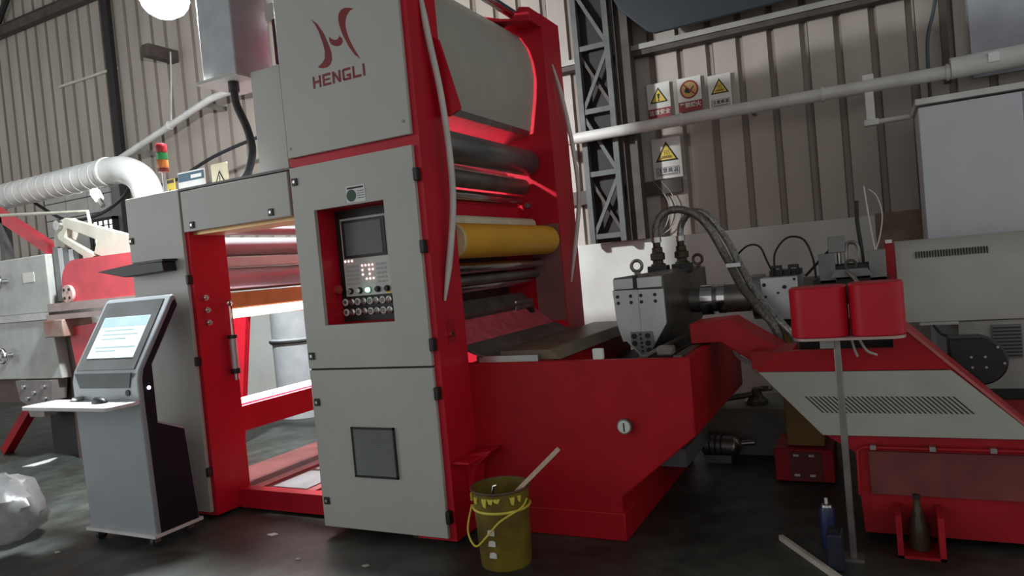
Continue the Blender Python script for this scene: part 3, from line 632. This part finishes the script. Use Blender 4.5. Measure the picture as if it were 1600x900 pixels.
# controls standing on the barrel
part('bracket_plate', MB().box(-.31, -.22, 4.66, 4.70, 1.24, 1.42), GREYD, EX, bev=.004)
part('bracket_plate', MB().box(-.04, .05, 4.66, 4.70, 1.24, 1.42), mat('bracket_grey', (.22, .22, .21), .5), EX, bev=.004)
part('sensor_box', MB().box(-.255, -.16, 4.70, 4.80, 1.42, 1.52), mat('bracket_grey', (.22, .22, .21), .5), EX, bev=.006)
part('sensor_stem', MB().cyl((-.20, 4.75, 1.25), (-.20, 4.75, 1.42), .015, 10), STEEL, EX)
part('valve_block', MB().box(-.24, -.03, 4.70, 4.85, 1.26, 1.35), BLACK, EX, bev=.01)
part('valve_plate', MB().prism([(-.25, 1.275), (-.02, 1.275), (-.05, 1.32), (-.22, 1.32)], 4.62, 4.64), mat('bracket_grey', (.22, .22, .21), .5), EX)
part('valve_pipe', MB().tube(arc([(-.16, 4.72, 1.30), (-.155, 4.72, 1.45), (-.12, 4.72, 1.475), (-.09, 4.72, 1.44), (-.085, 4.72, 1.32)]), .011, 8), DSTEEL, EX)
part('valve_spring', MB().torus((-.135, 4.69, 1.34), .03, .008, 'y', 16, 6), RUST, EX)
part('valve_nozzle', MB().tube([(-.16, 4.62, 1.31), (-.12, 4.56, 1.27), (-.10, 4.54, 1.235)], .012, 8), STEEL, EX)
part('barrel_top', MB().box(-.35, .06, 4.66, 5.3, 1.20, 1.26), DARK, EX)
part('thin_cable', MB().tube(arc([(-.85, 4.95, 1.30), (-.85, 4.95, 1.42), (-.76, 4.95, 1.51), (-.68, 4.95, 1.50), (-.64, 4.95, 1.40), (-.61, 4.95, 1.32)]), .007, 6), BLACKR, EX)
part('thin_cable', MB().tube(arc([(-.59, 4.9, 1.32), (-.58, 4.9, 1.45), (-.50, 4.9, 1.54), (-.40, 4.85, 1.52), (-.35, 4.8, 1.40), (-.34, 4.8, 1.27)]), .007, 6), BLACKR, EX)
part('thin_cable', MB().tube([(-.40, 4.8, 1.29), (-.24, 4.78, 1.45)], .009, 6), BLACKR, EX)
part('thin_cable', MB().tube(arc([(-.07, 4.75, 1.3), (-.075, 4.75, 1.45), (-.085, 4.75, 1.60), (-.08, 4.75, 1.72)]), .012, 8), BLACKR, EX)
part('thin_cable', MB().tube(arc([(.0, 4.75, 1.4), (-.02, 4.75, 1.6), (-.035, 4.75, 1.80)]), .005, 6), HOSE, EX)
part('thin_cable', MB().tube(arc([(-.01, 4.75, 1.78), (.03, 4.75, 1.73), (.05, 4.75, 1.62), (.03, 4.75, 1.5), (.0, 4.75, 1.41)]), .004, 6), HOSE, EX)
part('floor_cable', MB().tube(arc([(-.80, 4.4, .95), (-.77, 4.3, .88), (-.70, 4.25, .84), (-.61, 4.2, .83)]), .012, 8), HOSE, EX)

# twin red covers on a post
TP = thing('post_stand', (-.19, 3.62, 0), 'pair of rounded red covers carried on a thin steel post', 'stand')
part('cover', MB().prism(rrect(-.385, -.135, 3.56, 3.82, .085, 8), 1.05, 1.285, 'z'), RED, TP, bev=.006)
part('cover', MB().prism(rrect(-.128, .10, 3.56, 3.82, .085, 8), 1.05, 1.29, 'z'), RED, TP, bev=.006)
part('cover_plate', MB().prism(rrect(-.37, .095, 3.555, 3.825, .06), 1.038, 1.05, 'z'), mat('plate_pink_steel', (.5, .36, .33), .4, .3), TP)
part('post', MB().box(-.205, -.175, 3.60, 3.63, .01, 1.038), DSTEEL, TP, bev=.003)
part('post_foot', MB().box(-.235, -.145, 3.57, 3.66, 0, .012), DSTEEL, TP)
part('clamp', MB().box(-.26, -.20, 3.58, 3.66, 1.0, 1.038), DSTEEL, TP)
part('under_wire', MB().tube(arc([(-.13, 3.66, 1.04), (-.12, 3.68, .98), (-.11, 3.72, .94)]), .006, 6), HOSE, TP)
part('under_wire', MB().tube(arc([(-.10, 3.66, 1.04), (-.07, 3.70, .97), (-.03, 3.75, .94)]), .006, 6), HOSE, TP)

# ================================================================== BACKGROUND THINGS
# lattice column
LC = thing('lattice_column', (-2.3, 6.72, 1.68), 'grey steel lattice column with cross bracing on the plastered wall', 'column')
for x in (-2.52, -2.20): part('chord', MB().box(x, x+.055, 6.70, 6.78, 1.68, 8.0), TRUSS, LC)
for k in range(8):
    z = 1.72+k*.62
    part('rung', MB().box(-2.47, -2.19, 6.71, 6.74, z, z+.05), TRUSS, LC)
    part('brace', MB().bar((-2.47, 6.725, z+.05), (-2.19, 6.725, z+.58) , .035, .02) if k % 2 == 0 else MB().bar((-2.19, 6.725, z+.05), (-2.47, 6.725, z+.58), .035, .02), TRUSS, LC)
    part('rear_brace', MB().bar((-2.19, 6.76, z+.05), (-2.47, 6.76, z+.58), .03, .02), RUST, LC)
part('back_web', MB().box(-2.5, -2.17, 6.80, 6.82, 1.68, 8.0), DARK, LC)
c2 = tag(part('channel_post', MB().box(-2.11, -1.98, 6.80, 6.935, 1.68, 8.0).box(-2.12, -2.10, 6.75, 6.80, 1.68, 8).box(-1.99, -1.97, 6.75, 6.80, 1.68, 8), RUST), 'dark brown channel post standing beside the lattice column', 'post')
c3 = tag(part('channel_post', MB().box(-9.94, -9.84, 6.90, 6.965, 1.68, 8.0).box(-9.96, -9.82, 6.88, 6.90, 1.68, 8), DARK), 'black steel post rising from behind the white duct elbow', 'post')
# white horizontal pipe
WP = thing('ventilation_pipe', (-.5, 6.62, 2.74), 'long white pipe crossing the wall below the hazard signs', 'pipe')
part('pipe_run', MB().cyl((-2.9, 6.62, 2.728), (.62, 6.62, 2.728), .054, 20), PIPEW, WP)
part('pipe_run', MB().cyl((.62, 6.62, 2.75), (3.2, 6.62, 2.78), .082, 20), WHITE, WP)
for x in (-1.5, -.30, .60): part('pipe_collar', MB().cyl((x-.012, 6.62, 2.728), (x+.012, 6.62, 2.728), .064, 20), PIPEW, WP)
part('pipe_clip', MB().box(.86, .93, 6.53, 6.56, 2.73, 2.80), STEEL, WP)
part('pipe_hanger', MB().box(.01, .075, 6.60, 6.66, 2.42, 2.70).box(-.01, .10, 6.59, 6.67, 2.405, 2.455).box(.0, .085, 6.59, 6.65, 2.775, 2.82), WHITE, WP, bev=.005)
part('branch_pipe', MB().cyl((.08, 6.63, 2.43), (.32, 6.63, 2.43), .022, 12), PIPEW, WP)
for x in (-2.35, -.9, .05, 1.8): part('wall_clip', MB().box(x-.015, x+.015, 6.67, 6.84 if x < -2 else 6.985, 2.71, 2.74), DSTEEL, WP)
# cables and pipe on right wall
tag(part('hanging_cable', MB().tube(arc([(.62, 6.9, 3.6), (.56, 6.9, 3.3), (.50, 6.88, 3.05), (.49, 6.88, 2.6), (.5, 6.88, 2.3)]), .014, 8), mat('slate_cable', (.06, .075, .09), .5)), 'dark slate cable running down the wall behind the white cabinet', 'cable')
tag(part('wall_conduit', MB().box(.60, .65, 6.9, 6.97, 2.7, 5.0), RUST), 'brown conduit strip running down the wall above the white cabinet', 'conduit')
tag(part('wall_board', MB().box(.80, 2.6, 6.93, 6.975, 2.7, 5.0), mat('blue_grey_board', (.36, .38, .42), .5)), 'blue grey board fixed on the wall above the white cabinet', 'panel')
tag(part('dark_tarp', MB().prism([(-2.16, 4.2), (-2.0, 3.86), (-1.75, 3.60), (-1.68, 3.57), (-.12, 3.585), (.1, 3.62), (.1, 5.2), (-2.4, 5.2)], 6.64, 6.68), mat('tarp_dark', (.018, .024, .03), .55), bev=.01), 'dark blue-black tarp hanging on the wall above the cream rail', 'tarp')
# thin loops of wire by the sign
for k, dx in enumerate((0, .07)):
    tag(part('wire_loop', MB().tube(arc([(-1.90+dx, 6.945, 2.24), (-1.80+dx, 6.945, 2.10), (-1.76+dx, 6.945, 1.95), (-1.82+dx, 6.945, 1.78), (-1.94+dx, 6.94, 1.70)]), .006, 6), GREY), ('inner' if k == 0 else 'outer')+' grey wire loop hanging below the large heat sign', 'wire', 'wire loops by the lattice column')
# hazard signs
def sign(x0, x1, z0, z1, label, kind, txt):
    y = 6.962; s_ = thing('hazard_sign', ((x0+x1)/2, y, z0), label, 'sign'); w = x1-x0; h = z1-z0; cx = (x0+x1)/2
    part('plate', MB().box(x0, x1, y-.004, y, z0, z1), SWHT, s_)
    part('mount', MB().box(x0+.03, x1-.03, y, 6.986, z0+.05, z1-.05), DSTEEL, s_)
    zc = z0+h*.64; r_ = w*.40; f = y-.0045
    if kind in ('bang', 'heat'):
        part('triangle', MB().prism([(cx-r_, zc-r_*.75), (cx+r_, zc-r_*.75), (cx, zc+r_*.95)], f-.001, f), SBLK, s_)
        part('triangle_face', MB().prism([(cx-r_*.76, zc-r_*.61), (cx+r_*.76, zc-r_*.61), (cx, zc+r_*.68)], f-.002, f-.001), YEL, s_)
    if kind == 'bang':
        part('exclamation', MB().prism([(cx-.014, zc+.02), (cx+.014, zc+.02), (cx+.007, zc-.03), (cx-.007, zc-.03)], f-.003, f-.002).cyl((cx, f-.003, zc-.043), (cx, f-.002, zc-.043), .009, 10), SBLK, s_)
    if kind == 'heat':
        hb = mat('sign_brown', (.25, .17, .03), .5)
        part('heat_base', MB().prism([(cx-r_*.5, zc-r_*.5), (cx+r_*.5, zc-r_*.5), (cx+r_*.36, zc-r_*.28), (cx-r_*.36, zc-r_*.28)], f-.003, f-.002), hb, s_)
        for k in (-1, 0, 1):
            part('heat_wave', MB().tube(arc([(cx+k*r_*.17, f-.002, zc-r_*.22), (cx+k*r_*.17+r_*.05, f-.002, zc-r_*.08), (cx+k*r_*.17-r_*.04, f-.002, zc+r_*.06), (cx+k*r_*.17+r_*.02, f-.002, zc+r_*.22)], 4), r_*.03, 4), hb, s_)
    if kind == 'fire':
        part('ban_ring', MB().lathe([(r_*.80, f-.002), (r_*.98, f-.002), (r_*.98, f), (r_*.80, f)], (cx, 0, zc), 'y', 28, True), SRED, s_)
        part('ban_disc', MB().cyl((cx, f-.001, zc), (cx, f, zc), r_*.8, 28), mat('sign_amber', (.55, .36, .12), .5), s_)
        part('flame', MB().prism([(cx-r_*.5, zc-.01), (cx-r_*.35, zc+r_*.3), (cx-r_*.2, zc+.01), (cx, zc-r_*.1), (cx-r_*.1, zc-r_*.35), (cx-r_*.42, zc-r_*.3)], f-.002, f-.001), SBLK, s_)
        part('cigarette', MB().bar((cx-r_*.1, f-.0015, zc-r_*.4), (cx+r_*.5, f-.0015, zc+r_*.3), r_*.12, .001), SBLK, s_)
        part('ban_slash', MB().bar((cx-r_*.62, f-.0025, zc+r_*.62), (cx+r_*.62, f-.0025, zc-r_*.62), r_*.14, .001), SRED, s_)
    if kind in ('bang', 'fire'):
        part('caption_band', MB().box(x0, x1, y-.0055, y-.004, z0, z0+h*.29), SRED, s_)
        text(txt, w*.23, cx, y-.007, z0+h*.17, SWHT, s_, bold=.0008)
    else:
        part('caption_frame', MB().box(x0+w*.1, x1-w*.1, y-.0055, y-.004, z0+h*.07, z0+h*.28), SBLK, s_)
        part('caption_field', MB().box(x0+w*.12, x1-w*.12, y-.0062, y-.0055, z0+h*.08, z0+h*.27), SWHT, s_)
        text(txt, w*.185, cx, y-.0075, z0+h*.19, mat('sign_ink', (.03, .035, .06), .5), s_, bold=.0006)
        part('caption_line', MB().box(x0+w*.16, x1-w*.16, y-.007, y-.0062, z0+h*.095, z0+h*.115), SBLK, s_)
sign(-1.89, -1.665, 2.84, 3.185, 'hazard sign with exclamation triangle and red caption above the pipe', 'bang', '注意安全')
sign(-1.59, -1.365, 2.86, 3.18, 'no open flame sign with barred circle and red caption above the pipe', 'fire', '严禁烟火')
sign(-1.30, -1.09, 2.83, 3.15, 'small yellow heat triangle sign above the pipe', 'heat', '注意高温')
sign(-1.89, -1.605, 2.25, 2.645, 'large yellow heat triangle sign below the pipe', 'heat', '注意高温')
# white cabinets
CB = thing('electrical_cabinet', (1.2, 6.3, 0), 'tall white electrical cabinet with flat doors behind the extruder', 'cabinet')
CW = mat('cabinet_white', (.62, .64, .68), .4, var=.02)
part('carcass', MB().box(.35, 2.3, 6.03, 6.6, .08, 2.40), CW, CB)
part('plinth', MB().box(.37, 2.28, 6.06, 6.58, 0, .08), DARK, CB)
part('top_rim', MB().box(.33, 2.32, 6.0, 6.62, 2.415, 2.46), WHITE, CB, bev=.004)
for a, b in ((.345, .965), (.985, 1.62), (1.64, 2.27)): part('door', MB().box(a, b, 6.0, 6.028, .12, 2.395), CW, CB, bev=.005)
# pump and grey block behind the bed
PB = tag(part('machine_plinth', MB().box(-1.25, -.62, 5.30, 5.85, .0, .33).box(-1.27, -.60, 5.28, 5.87, .30, .34), mat('plinth_grey', (.17, .17, .15), .6)), 'low grey steel plinth behind the red base', 'plinth')
PM = thing('pump', (-1.1, 5.05, 0), 'small dark motor pump lying on the floor behind the red base', 'pump')
part('motor', MB().cyl((-1.20, 5.12, .12), (-.98, 5.12, .11), .07, 20), DSTEEL, PM)
part('motor_cap', MB().lathe([(0, .05), (.05, .03), (.07, 0), (.07, -.01)], (-.98, 5.12, .11), 'x', 20), STEEL, PM)
for k in range(4): part('motor_fin', MB().cyl((-1.19+k*.04, 5.12, .12), (-1.18+k*.04, 5.12, .12), .078, 20), DARK, PM)
part('pump_foot', MB().box(-1.18, -1.0, 5.06, 5.18, 0, .055), DSTEEL, PM)
part('pump_pipe', MB().cyl((-.93, 5.12, .13), (-.84, 5.12, .14), .02, 10), STEEL, PM)
VP = thing('valve_heap', (-.85, 5.45, .34), 'brown pipe fittings lying on the grey plinth', 'fittings')
part('valve_body', MB().lathe([(0, .0), (.08, .0), (.085, .03), (.05, .06), (.035, .12), (0, .13)], (-.86, 5.45, .34), 'z', 16), OILY, VP)
part('valve_wheel', MB().torus((-.80, 5.48, .45), .05, .012, 'z', 18, 6), OILY, VP)
part('valve_pipe', MB().tube([(-1.22, 5.36, .37), (-.88, 5.42, .42)], .022, 10), OILY, VP)

# machine unit by the far end
FM = thing('cylinder_unit', (-7.2, 4.7, 0), 'grey and red machine unit with cream lifting arm behind the kiosk', 'machine')
FG = mat('far_unit_grey', (.44, .45, .42), .45)
part('upper_shell', MB().box(-9.3, -7.33, 4.2, 5.2, 1.50, 2.08), FG, FM, bev=.01)
part('lower_shell', MB().prism([(-9.3, .83), (-7.27, .83), (-7.36, 1.43), (-9.3, 1.43)], 4.2, 5.2), FG, FM, bev=.01)
part('seam_bar', MB().box(-9.3, -7.34, 4.18, 5.2, 1.43, 1.50), STEEL, FM)
for x, z in ((-8.06, 1.86), (-8.11, 1.09)):
    w_ = part('hand_wheel', MB().torus((x, 4.11, z), .07, .016, 'y', 20, 8), CHROME, FM)
    part('wheel_hub', MB().cyl((x, 4.09, z), (x, 4.20, z), .025, 12), STEEL, w_)
part('data_plate', MB().box(-7.75, -7.55, 4.195, 4.20, 1.82, 1.92), SWHT, FM)
part('arm_post', MB().prism([(-7.32, 1.55), (-7.22, 1.55), (-7.15, 2.2), (-7.02, 2.36), (-7.12, 2.42), (-7.28, 2.38), (-7.34, 2.2)], 4.3, 4.42), CREAM, FM, bev=.01)
part('lifting_arm', MB().prism([(-7.22, 2.38), (-7.0, 2.40), (-6.0, 2.12), (-6.0, 1.96), (-6.45, 1.96), (-6.62, 2.02), (-6.55, 2.14), (-7.0, 2.30), (-7.05, 2.22), (-6.6, 2.0), (-6.7, 1.96), (-7.15, 2.2)], 4.24, 4.3), CREAM, FM, bev=.006)
part('arm_pin', MB().cyl((-7.1, 4.2, 2.34), (-7.1, 4.3, 2.34), .05, 16), STEEL, FM)
for k in range(5): part('ribbed_cover', MB().box(-7.30+k*.085, -7.225+k*.085, 4.26, 4.3, 1.60, 2.14-.015*k), ALU if k % 2 else GREYD, FM)
part('red_shield', MB().prism([(-7.06, 1.62)]+[(-6.82+.24*math.cos(R(a)), 1.74+.24*math.sin(R(a))) for a in range(180, 89, -10)]+[(-5.6, 1.97), (-5.6, 1.58), (-7.06, 1.58)], 4.17, 4.23), mat('far_red', (.62, .05, .07), .4), FM)
fd = part('flange_disc', MB().cyl((-6.94, 4.14, 1.66), (-6.94, 4.17, 1.66), .085, 20), mat('flange_pink', (.62, .42, .38), .4), FM)
for dx, dz in ((.04, .04), (-.04, .04), (.04, -.04), (-.04, -.04)): part('flange_bolt', MB().cyl((-6.94+dx, 4.132, 1.66+dz), (-6.94+dx, 4.14, 1.66+dz), .014, 8), DARK, fd)
part('steel_bar', MB().box(-7.3, -5.6, 4.15, 4.3, 1.50, 1.58).box(-7.3, -5.6, 4.13, 4.3, 1.42, 1.47), mat('rosy_steel', (.38, .30, .28), .3, .7), FM)
part('clamp_block', MB().box(-7.32, -7.0, 4.1, 4.4, 1.25, 1.42), mat('worn_red', (.25, .10, .07), .5, col2=(.36, .3, .26)), FM, bev=.01)
part('red_plate', MB().prism([(-7.08, 1.33), (-6.3, 1.38), (-6.3, .8), (-7.0, .85)], 4.2, 4.25), MATS['far_red'], FM)
part('support_column', MB().box(-7.3, -6.9, 4.3, 5.0, .0, 1.3), mat('worn_brown', (.10, .06, .045), .6), FM)
bp = part('bolt_plate', MB().prism([(-8.0, .82), (-7.35, .82), (-7.4, .62), (-7.55, .58), (-7.6, .45), (-7.8, .45), (-7.85, .58), (-7.95, .62)], 4.15, 4.3), mat('plate_dull', (.20, .18, .17), .5), FM)
for x, z in ((-7.85, .76), (-7.5, .76), (-7.8, .64), (-7.5, .64), (-7.68, .70)): part('plate_bolt', MB().cyl((x, 4.13, z), (x, 4.15, z), .025, 8), STEEL, bp)
part('under_beam', MB().box(-9.3, -7.3, 4.35, 5.1, .55, .83), mat('under_brown', (.12, .075, .065), .6), FM)
part('diagonal_leg', MB().bar((-7.75, 4.3, .75), (-8.6, 4.3, .03), .09, .1), REDD, FM)
part('leg_block', MB().box(-7.9, -7.45, 4.4, 4.9, .0, .55), DARK, FM)
part('red_boom', MB().bar((-9.25, 4.75, 2.78), (-8.15, 4.75, 2.2), .12, .1), MATS['far_red'], FM)
part('boom_post', MB().box(-9.06, -8.98, 4.7, 4.8, 2.05, 2.65), TRUSS, FM)
part('guide_rod', MB().tube([(-8.6, 4.5, 2.62), (-7.05, 4.5, 2.48), (-7.02, 4.5, 2.3)], .018, 8), CREAM, FM)
# white duct
DU = thing('white_duct', (-7.5, 5.2, 2.3), 'fat white spiral duct bending down behind the grey side door', 'duct')
pts = arc([(-10.6, 5.1, 2.99), (-9.4, 5.1, 2.99), (-8.2, 5.1, 3.0), (-7.5, 5.1, 3.0), (-7.15, 5.05, 2.95), (-6.85, 5.0, 2.80), (-6.6, 4.9, 2.52), (-6.4, 4.85, 2.2), (-6.35, 4.85, 1.9)])
part('duct_tube', MB().tube(pts, .15, 28), WHITE, DU)
for k in range(13): part('duct_seam', MB().lathe([(.150, -.006), (.156, 0), (.150, .006)], (-9.5+k*.165, 5.1, 2.992), 'x', 24), PIPEW, DU)
part('duct_clamp', MB().lathe([(.15, -.02), (.165, -.02), (.165, .02), (.15, .02)], (-7.55, 5.1, 3.0), 'x', 28), PIPEW, DU)
part('duct_drop', MB().box(-6.6, -6.1, 4.6, 5.1, 0, 1.95), GREYD, DU)
tp = thing('thin_pipe', (-7.0, 6.0, 3.4), 'thin white pipe rising from the duct towards the junction box', 'pipe')
part('pipe_run', MB().tube([(-9.46, 6.6, 3.59), (-7.54, 6.6, 4.07), (-7.15, 6.6, 4.10), (-5.94, 6.6, 3.98)], .045, 12), WHITE, tp)
part('pipe_hook', MB().torus((-8.36, 6.6, 3.87), .05, .012, 'x', 14, 6), WHITE, tp)
for x, z in ((-9.2, 3.655), (-7.7, 4.03), (-6.1, 3.99)): part('pipe_clip', MB().box(x-.02, x+.02, 6.62, 6.984, z-.03, z+.03), STEEL, tp)
tag(part('drop_wire', MB().tube([(-8.51, 6.85, 4.95), (-8.48, 6.8, 4.6), (-8.36, 6.63, 3.93)], .012, 6), WHITE), 'thin white wire hanging from a brown wall bracket', 'wire')
tag(part('wall_bracket', MB().box(-8.66, -8.52, 6.52, 6.985, 4.84, 5.0), RUST), 'brown steel bracket bolted to the sheeting under the bright lamp', 'bracket')
tag(part('wall_cable', MB().tube(arc([(-8.6, 6.2, 3.0), (-8.0, 6.3, 3.05), (-7.2, 6.3, 3.25), (-6.2, 6.3, 3.38), (-5.4, 6.3, 3.4)]), .022, 8), BLACKR), 'black cable bundle running along the wall behind the signal light', 'cable')
tag(part('duct_cable', MB().tube(arc([(-9.2, 5.22, 2.86), (-8.7, 5.27, 2.60), (-8.1, 5.27, 2.58), (-7.6, 5.27, 2.72), (-7.3, 5.2, 2.87)]), .02, 8), BLACKR), 'dark cable sagging under the white duct', 'cable')
tag(part('sloping_cable', MB().tube([(-12.25, 6.9, 6.75), (-12.9, 6.9, 6.1)], .05, 8), DARK), 'thick dark cable dropping to the brown wall rail', 'cable')
bl = thing('bulb_lamp', (-8.12, 5.3, 2.7), 'small lit white bulb hanging under the duct', 'lamp')
part('bulb', MB().tube([(-8.16, 5.3, 2.92), (-8.12, 5.3, 2.85), (-8.06, 5.3, 2.77)], [.03, .058, .05], 12), mat('bulb_glow', (1, .97, .98), emit=6), bl)
part('bulb_cap', MB().tube([(-8.06, 5.3, 2.77), (-8.03, 5.3, 2.72), (-8.0, 5.3, 2.68)], [.035, .03, .03], 10), STEEL, bl)
part('bulb_cord', MB().tube([(-8.165, 5.3, 2.92), (-8.18, 5.26, 2.97), (-8.18, 5.23, 2.985)], .008, 6), BLACKR, bl)
tk = thing('grey_tank', (-6.3, 6.3, 0), 'pale grey drum standing against the plastered wall', 'drum')
part('drum', MB().lathe([(0, 0), (.33, 0), (.33, .86), (.35, .88), (.35, .92), (.33, .94), (.33, 1.5), (0, 1.5)], (-6.2, 6.4, 0), 'z', 28), mat('drum_grey', (.42, .46, .47), .5), tk)
part('drum_hoop', MB().torus((-6.2, 6.4, .9), .345, .022, 'z', 32, 6), DARK, tk)
# high bay lamp with its light
HX, HY, HZ = -4.50, 3.62, 3.66
HB = thing('high_bay_lamp', (HX, HY, HZ), 'blazing white high bay lamp hanging above the machines', 'lamp')
part('lens', MB().lathe([(0, -.085), (.07, -.075), (.125, -.04), (.155, .0), (.165, .045), (0, .05)], (HX, HY, HZ), 'z', 32), LAMPM, HB)
part('housing', MB().lathe([(.17, .04), (.175, .06), (.12, .13), (.07, .16), (.07, .26), (0, .26)], (HX, HY, HZ), 'z', 32), GREYD, HB)
part('suspension', MB().cyl((HX, HY, HZ+.26), (HX, HY, 8.0), .008, 8), DARK, HB)

# ================================================================== FLOOR THINGS
bk = thing('paint_bucket', (-1.80, 3.10, 0), 'dirty olive yellow paint bucket with wire handle beside the red base', 'bucket')
part('pail', MB().lathe([(0, 0), (.128, 0), (.132, .01), (.146, .385), (.152, .39), (.152, .40), (.142, .40), (.130, .03), (0, .03)], (-1.80, 3.10, 0), 'z', 32), BUCK, bk)
part('hoop', MB().torus((-1.80, 3.10, .30), .146, .007, 'z', 32, 6), SPLAT, bk)
part('rim', MB().torus((-1.80, 3.10, .397), .150, .006, 'z', 32, 6), MATS['rusty_steel'], bk)
part('paste', MB().cyl((-1.80, 3.10, .30), (-1.80, 3.10, .31), .136, 24), mat('dark_paste', (.03, .027, .02), .5, bump=.8), bk)
part('wire_handle', MB().tube(arc([(-1.955, 3.06, .30), (-1.94, 2.975, .20), (-1.88, 2.94, .135), (-1.80, 2.935, .20), (-1.73, 2.945, .27), (-1.66, 3.04, .31), (-1.652, 3.10, .34)]), .005, 6), SPLAT, bk)
for a in (-150, -118, -95, -82, -70, -40, -25):
    r_ = .1525; c_ = Vector((-1.80+r_*math.cos(R(a)), 3.10+r_*math.sin(R(a)), .375)); t_ = Vector((-math.sin(R(a)), math.cos(R(a)), 0)); w = random.uniform(.008, .02); h = random.uniform(.015, .04); n_ = Vector((math.cos(R(a)), math.sin(R(a)), 0))*.004
    a0 = [c_+t_*w, c_-t_*w, c_-t_*w*.5-Vector((0, 0, h)), c_+t_*w*.4-Vector((0, 0, h*1.2))]
    part('splash', MB().add([p+n_ for p in a0]+[p-n_*1.5 for p in a0], [(0,1,2,3),(7,6,5,4),(0,4,5,1),(1,5,6,2),(2,6,7,3),(3,7,4,0)]), SPLAT, bk)
for k, z in enumerate((.19, .135, .075)):
    part('printed_mark', MB().prism([(-1.815, z), (-1.775, z), (-1.775, z+.025), (-1.79, z+.03), (-1.81, z+.026)], 3.10-.1405-z*.035-.002, 3.10-.1405-z*.035+.004), SWHT, bk)
bk.location += Vector((.0, .06, 0))
st = tag(part('stirring_stick', MB().bar((-1.77, 3.16, .315), (-1.45, 3.16, .60), .022, .012), WOOD), 'pale wooden stick leaning in the paint bucket', 'stick')
tag(part('mixing_rod', MB().tube([(-1.84, 3.12, .312), (-1.81, 3.11, .41), (-1.79, 3.11, .415)], .006, 6), STEEL), 'short bent metal rod standing in the paint bucket', 'rod')
tag(part('wooden_batten', MB().bar((-.53, 3.76, .014), (-.20, 3.29, .014), .026, .022), mat('batten_pale', (.55, .50, .42), .7)), 'pale wooden batten lying on the dark floor', 'stick')
cn = thing('spray_can', (-.30, 3.72, 0), 'dark blue spray can standing by the steel post', 'can')
part('can_body', MB().lathe([(0, 0), (.034, 0), (.036, .01), (.036, .19), (.030, .205), (0, .21)], (-.30, 3.72, 0), 'z', 20), mat('can_blue', (.02, .03, .10), .35), cn)
part('can_shoulder', MB().lathe([(.031, .2), (.024, .215), (.012, .22), (0, .22)], (-.30, 3.72, 0), 'z', 18), STEEL, cn)
part('nozzle', MB().cyl((-.30, 3.72, .22), (-.30, 3.72, .245), .008, 10), WHITE, cn)
bo = thing('brown_bottle', (.09, 3.78, 0), 'murky brown bottle standing inside the red foot bracket', 'bottle')
part('glass', MB().lathe([(0, .013), (.045, .013), (.047, .03), (.045, .12), (.018, .20), (.014, .25), (0, .25)], (.09, 3.78, 0), 'z', 18), mat('bottle_brown', (.07, .05, .03), .25, alpha=.9), bo)
part('cap', MB().cyl((.09, 3.78, .25), (.09, 3.78, .268), .016, 12), DARK, bo)
jg = thing('dark_jug', (-.23, 3.45, 0), 'dark blue flat container at the foot of the steel post', 'container')
part('shell', MB().prism(rrect(-.29, -.225, 3.44, 3.56, .01), 0, .17, 'z'), mat('jug_navy', (.012, .016, .03), .5), jg, bev=.008)
part('lid', MB().box(-.28, -.24, 3.47, 3.52, .17, .185), BLACK, jg)
def bag():
    mb = MB(); mb.sm = True; vs = []; fs = []; n = 28; m = 14; rr = random.Random(3)
    for i in range(m+1):
        th = math.pi*i/m
        for j in range(n):
            a = 2*math.pi*j/n; k = 1+.07*math.sin(3*a+i)+.05*math.sin(7*a-2*i)+rr.uniform(-.025, .025)
            vs.append((-5.42+.36*k*math.sin(th)*math.cos(a), 2.62+.24*k*math.sin(th)*math.sin(a), max(.002, .19-.235*math.cos(th)*k)))
    for i in range(m):
        for j in range(n): fs.append((i*n+j, (i+1)*n+j, (i+1)*n+(j+1) % n, i*n+(j+1) % n))
    return mb.add(vs, fs)
tag(part('plastic_bag', bag(), PLASTIC), 'crumpled translucent plastic bag lying on the floor by the kiosk', 'bag')
tag(part('white_strip', MB().prism([(-7.62, 3.93), (-7.50, 3.97), (-7.50, 4.12), (-7.60, 4.26), (-7.63, 4.24)], .002, .006, 'z'), mat('plain_white', (.9, .9, .88), .6)), 'long irregular white strip on the floor beyond the kiosk', 'paper')  # thin near-white sliver laid flat on the floor
for x, y, s_, l_ in ((-3.43, 3.14, .035, 'white paper scrap on the floor in front of the red sill'), (-2.97, 2.88, .015, 'tiny pale chip on the floor before the grey lower door'), (-2.52, 2.91, .02, 'curled pale chip on the floor near the bucket'), (-4.66, 2.55, .02, 'grey crumb on the floor before the kiosk castors')):
    tag(part('paper_scrap', MB().prism([(x-s_, y-s_*.4), (x+s_*.3, y-s_*.6), (x+s_, y+s_*.3), (x-s_*.2, y+s_*.5)], .001, .007, 'z'), MATS['plain_white'] if s_ > .03 else GREY), l_, 'scrap')
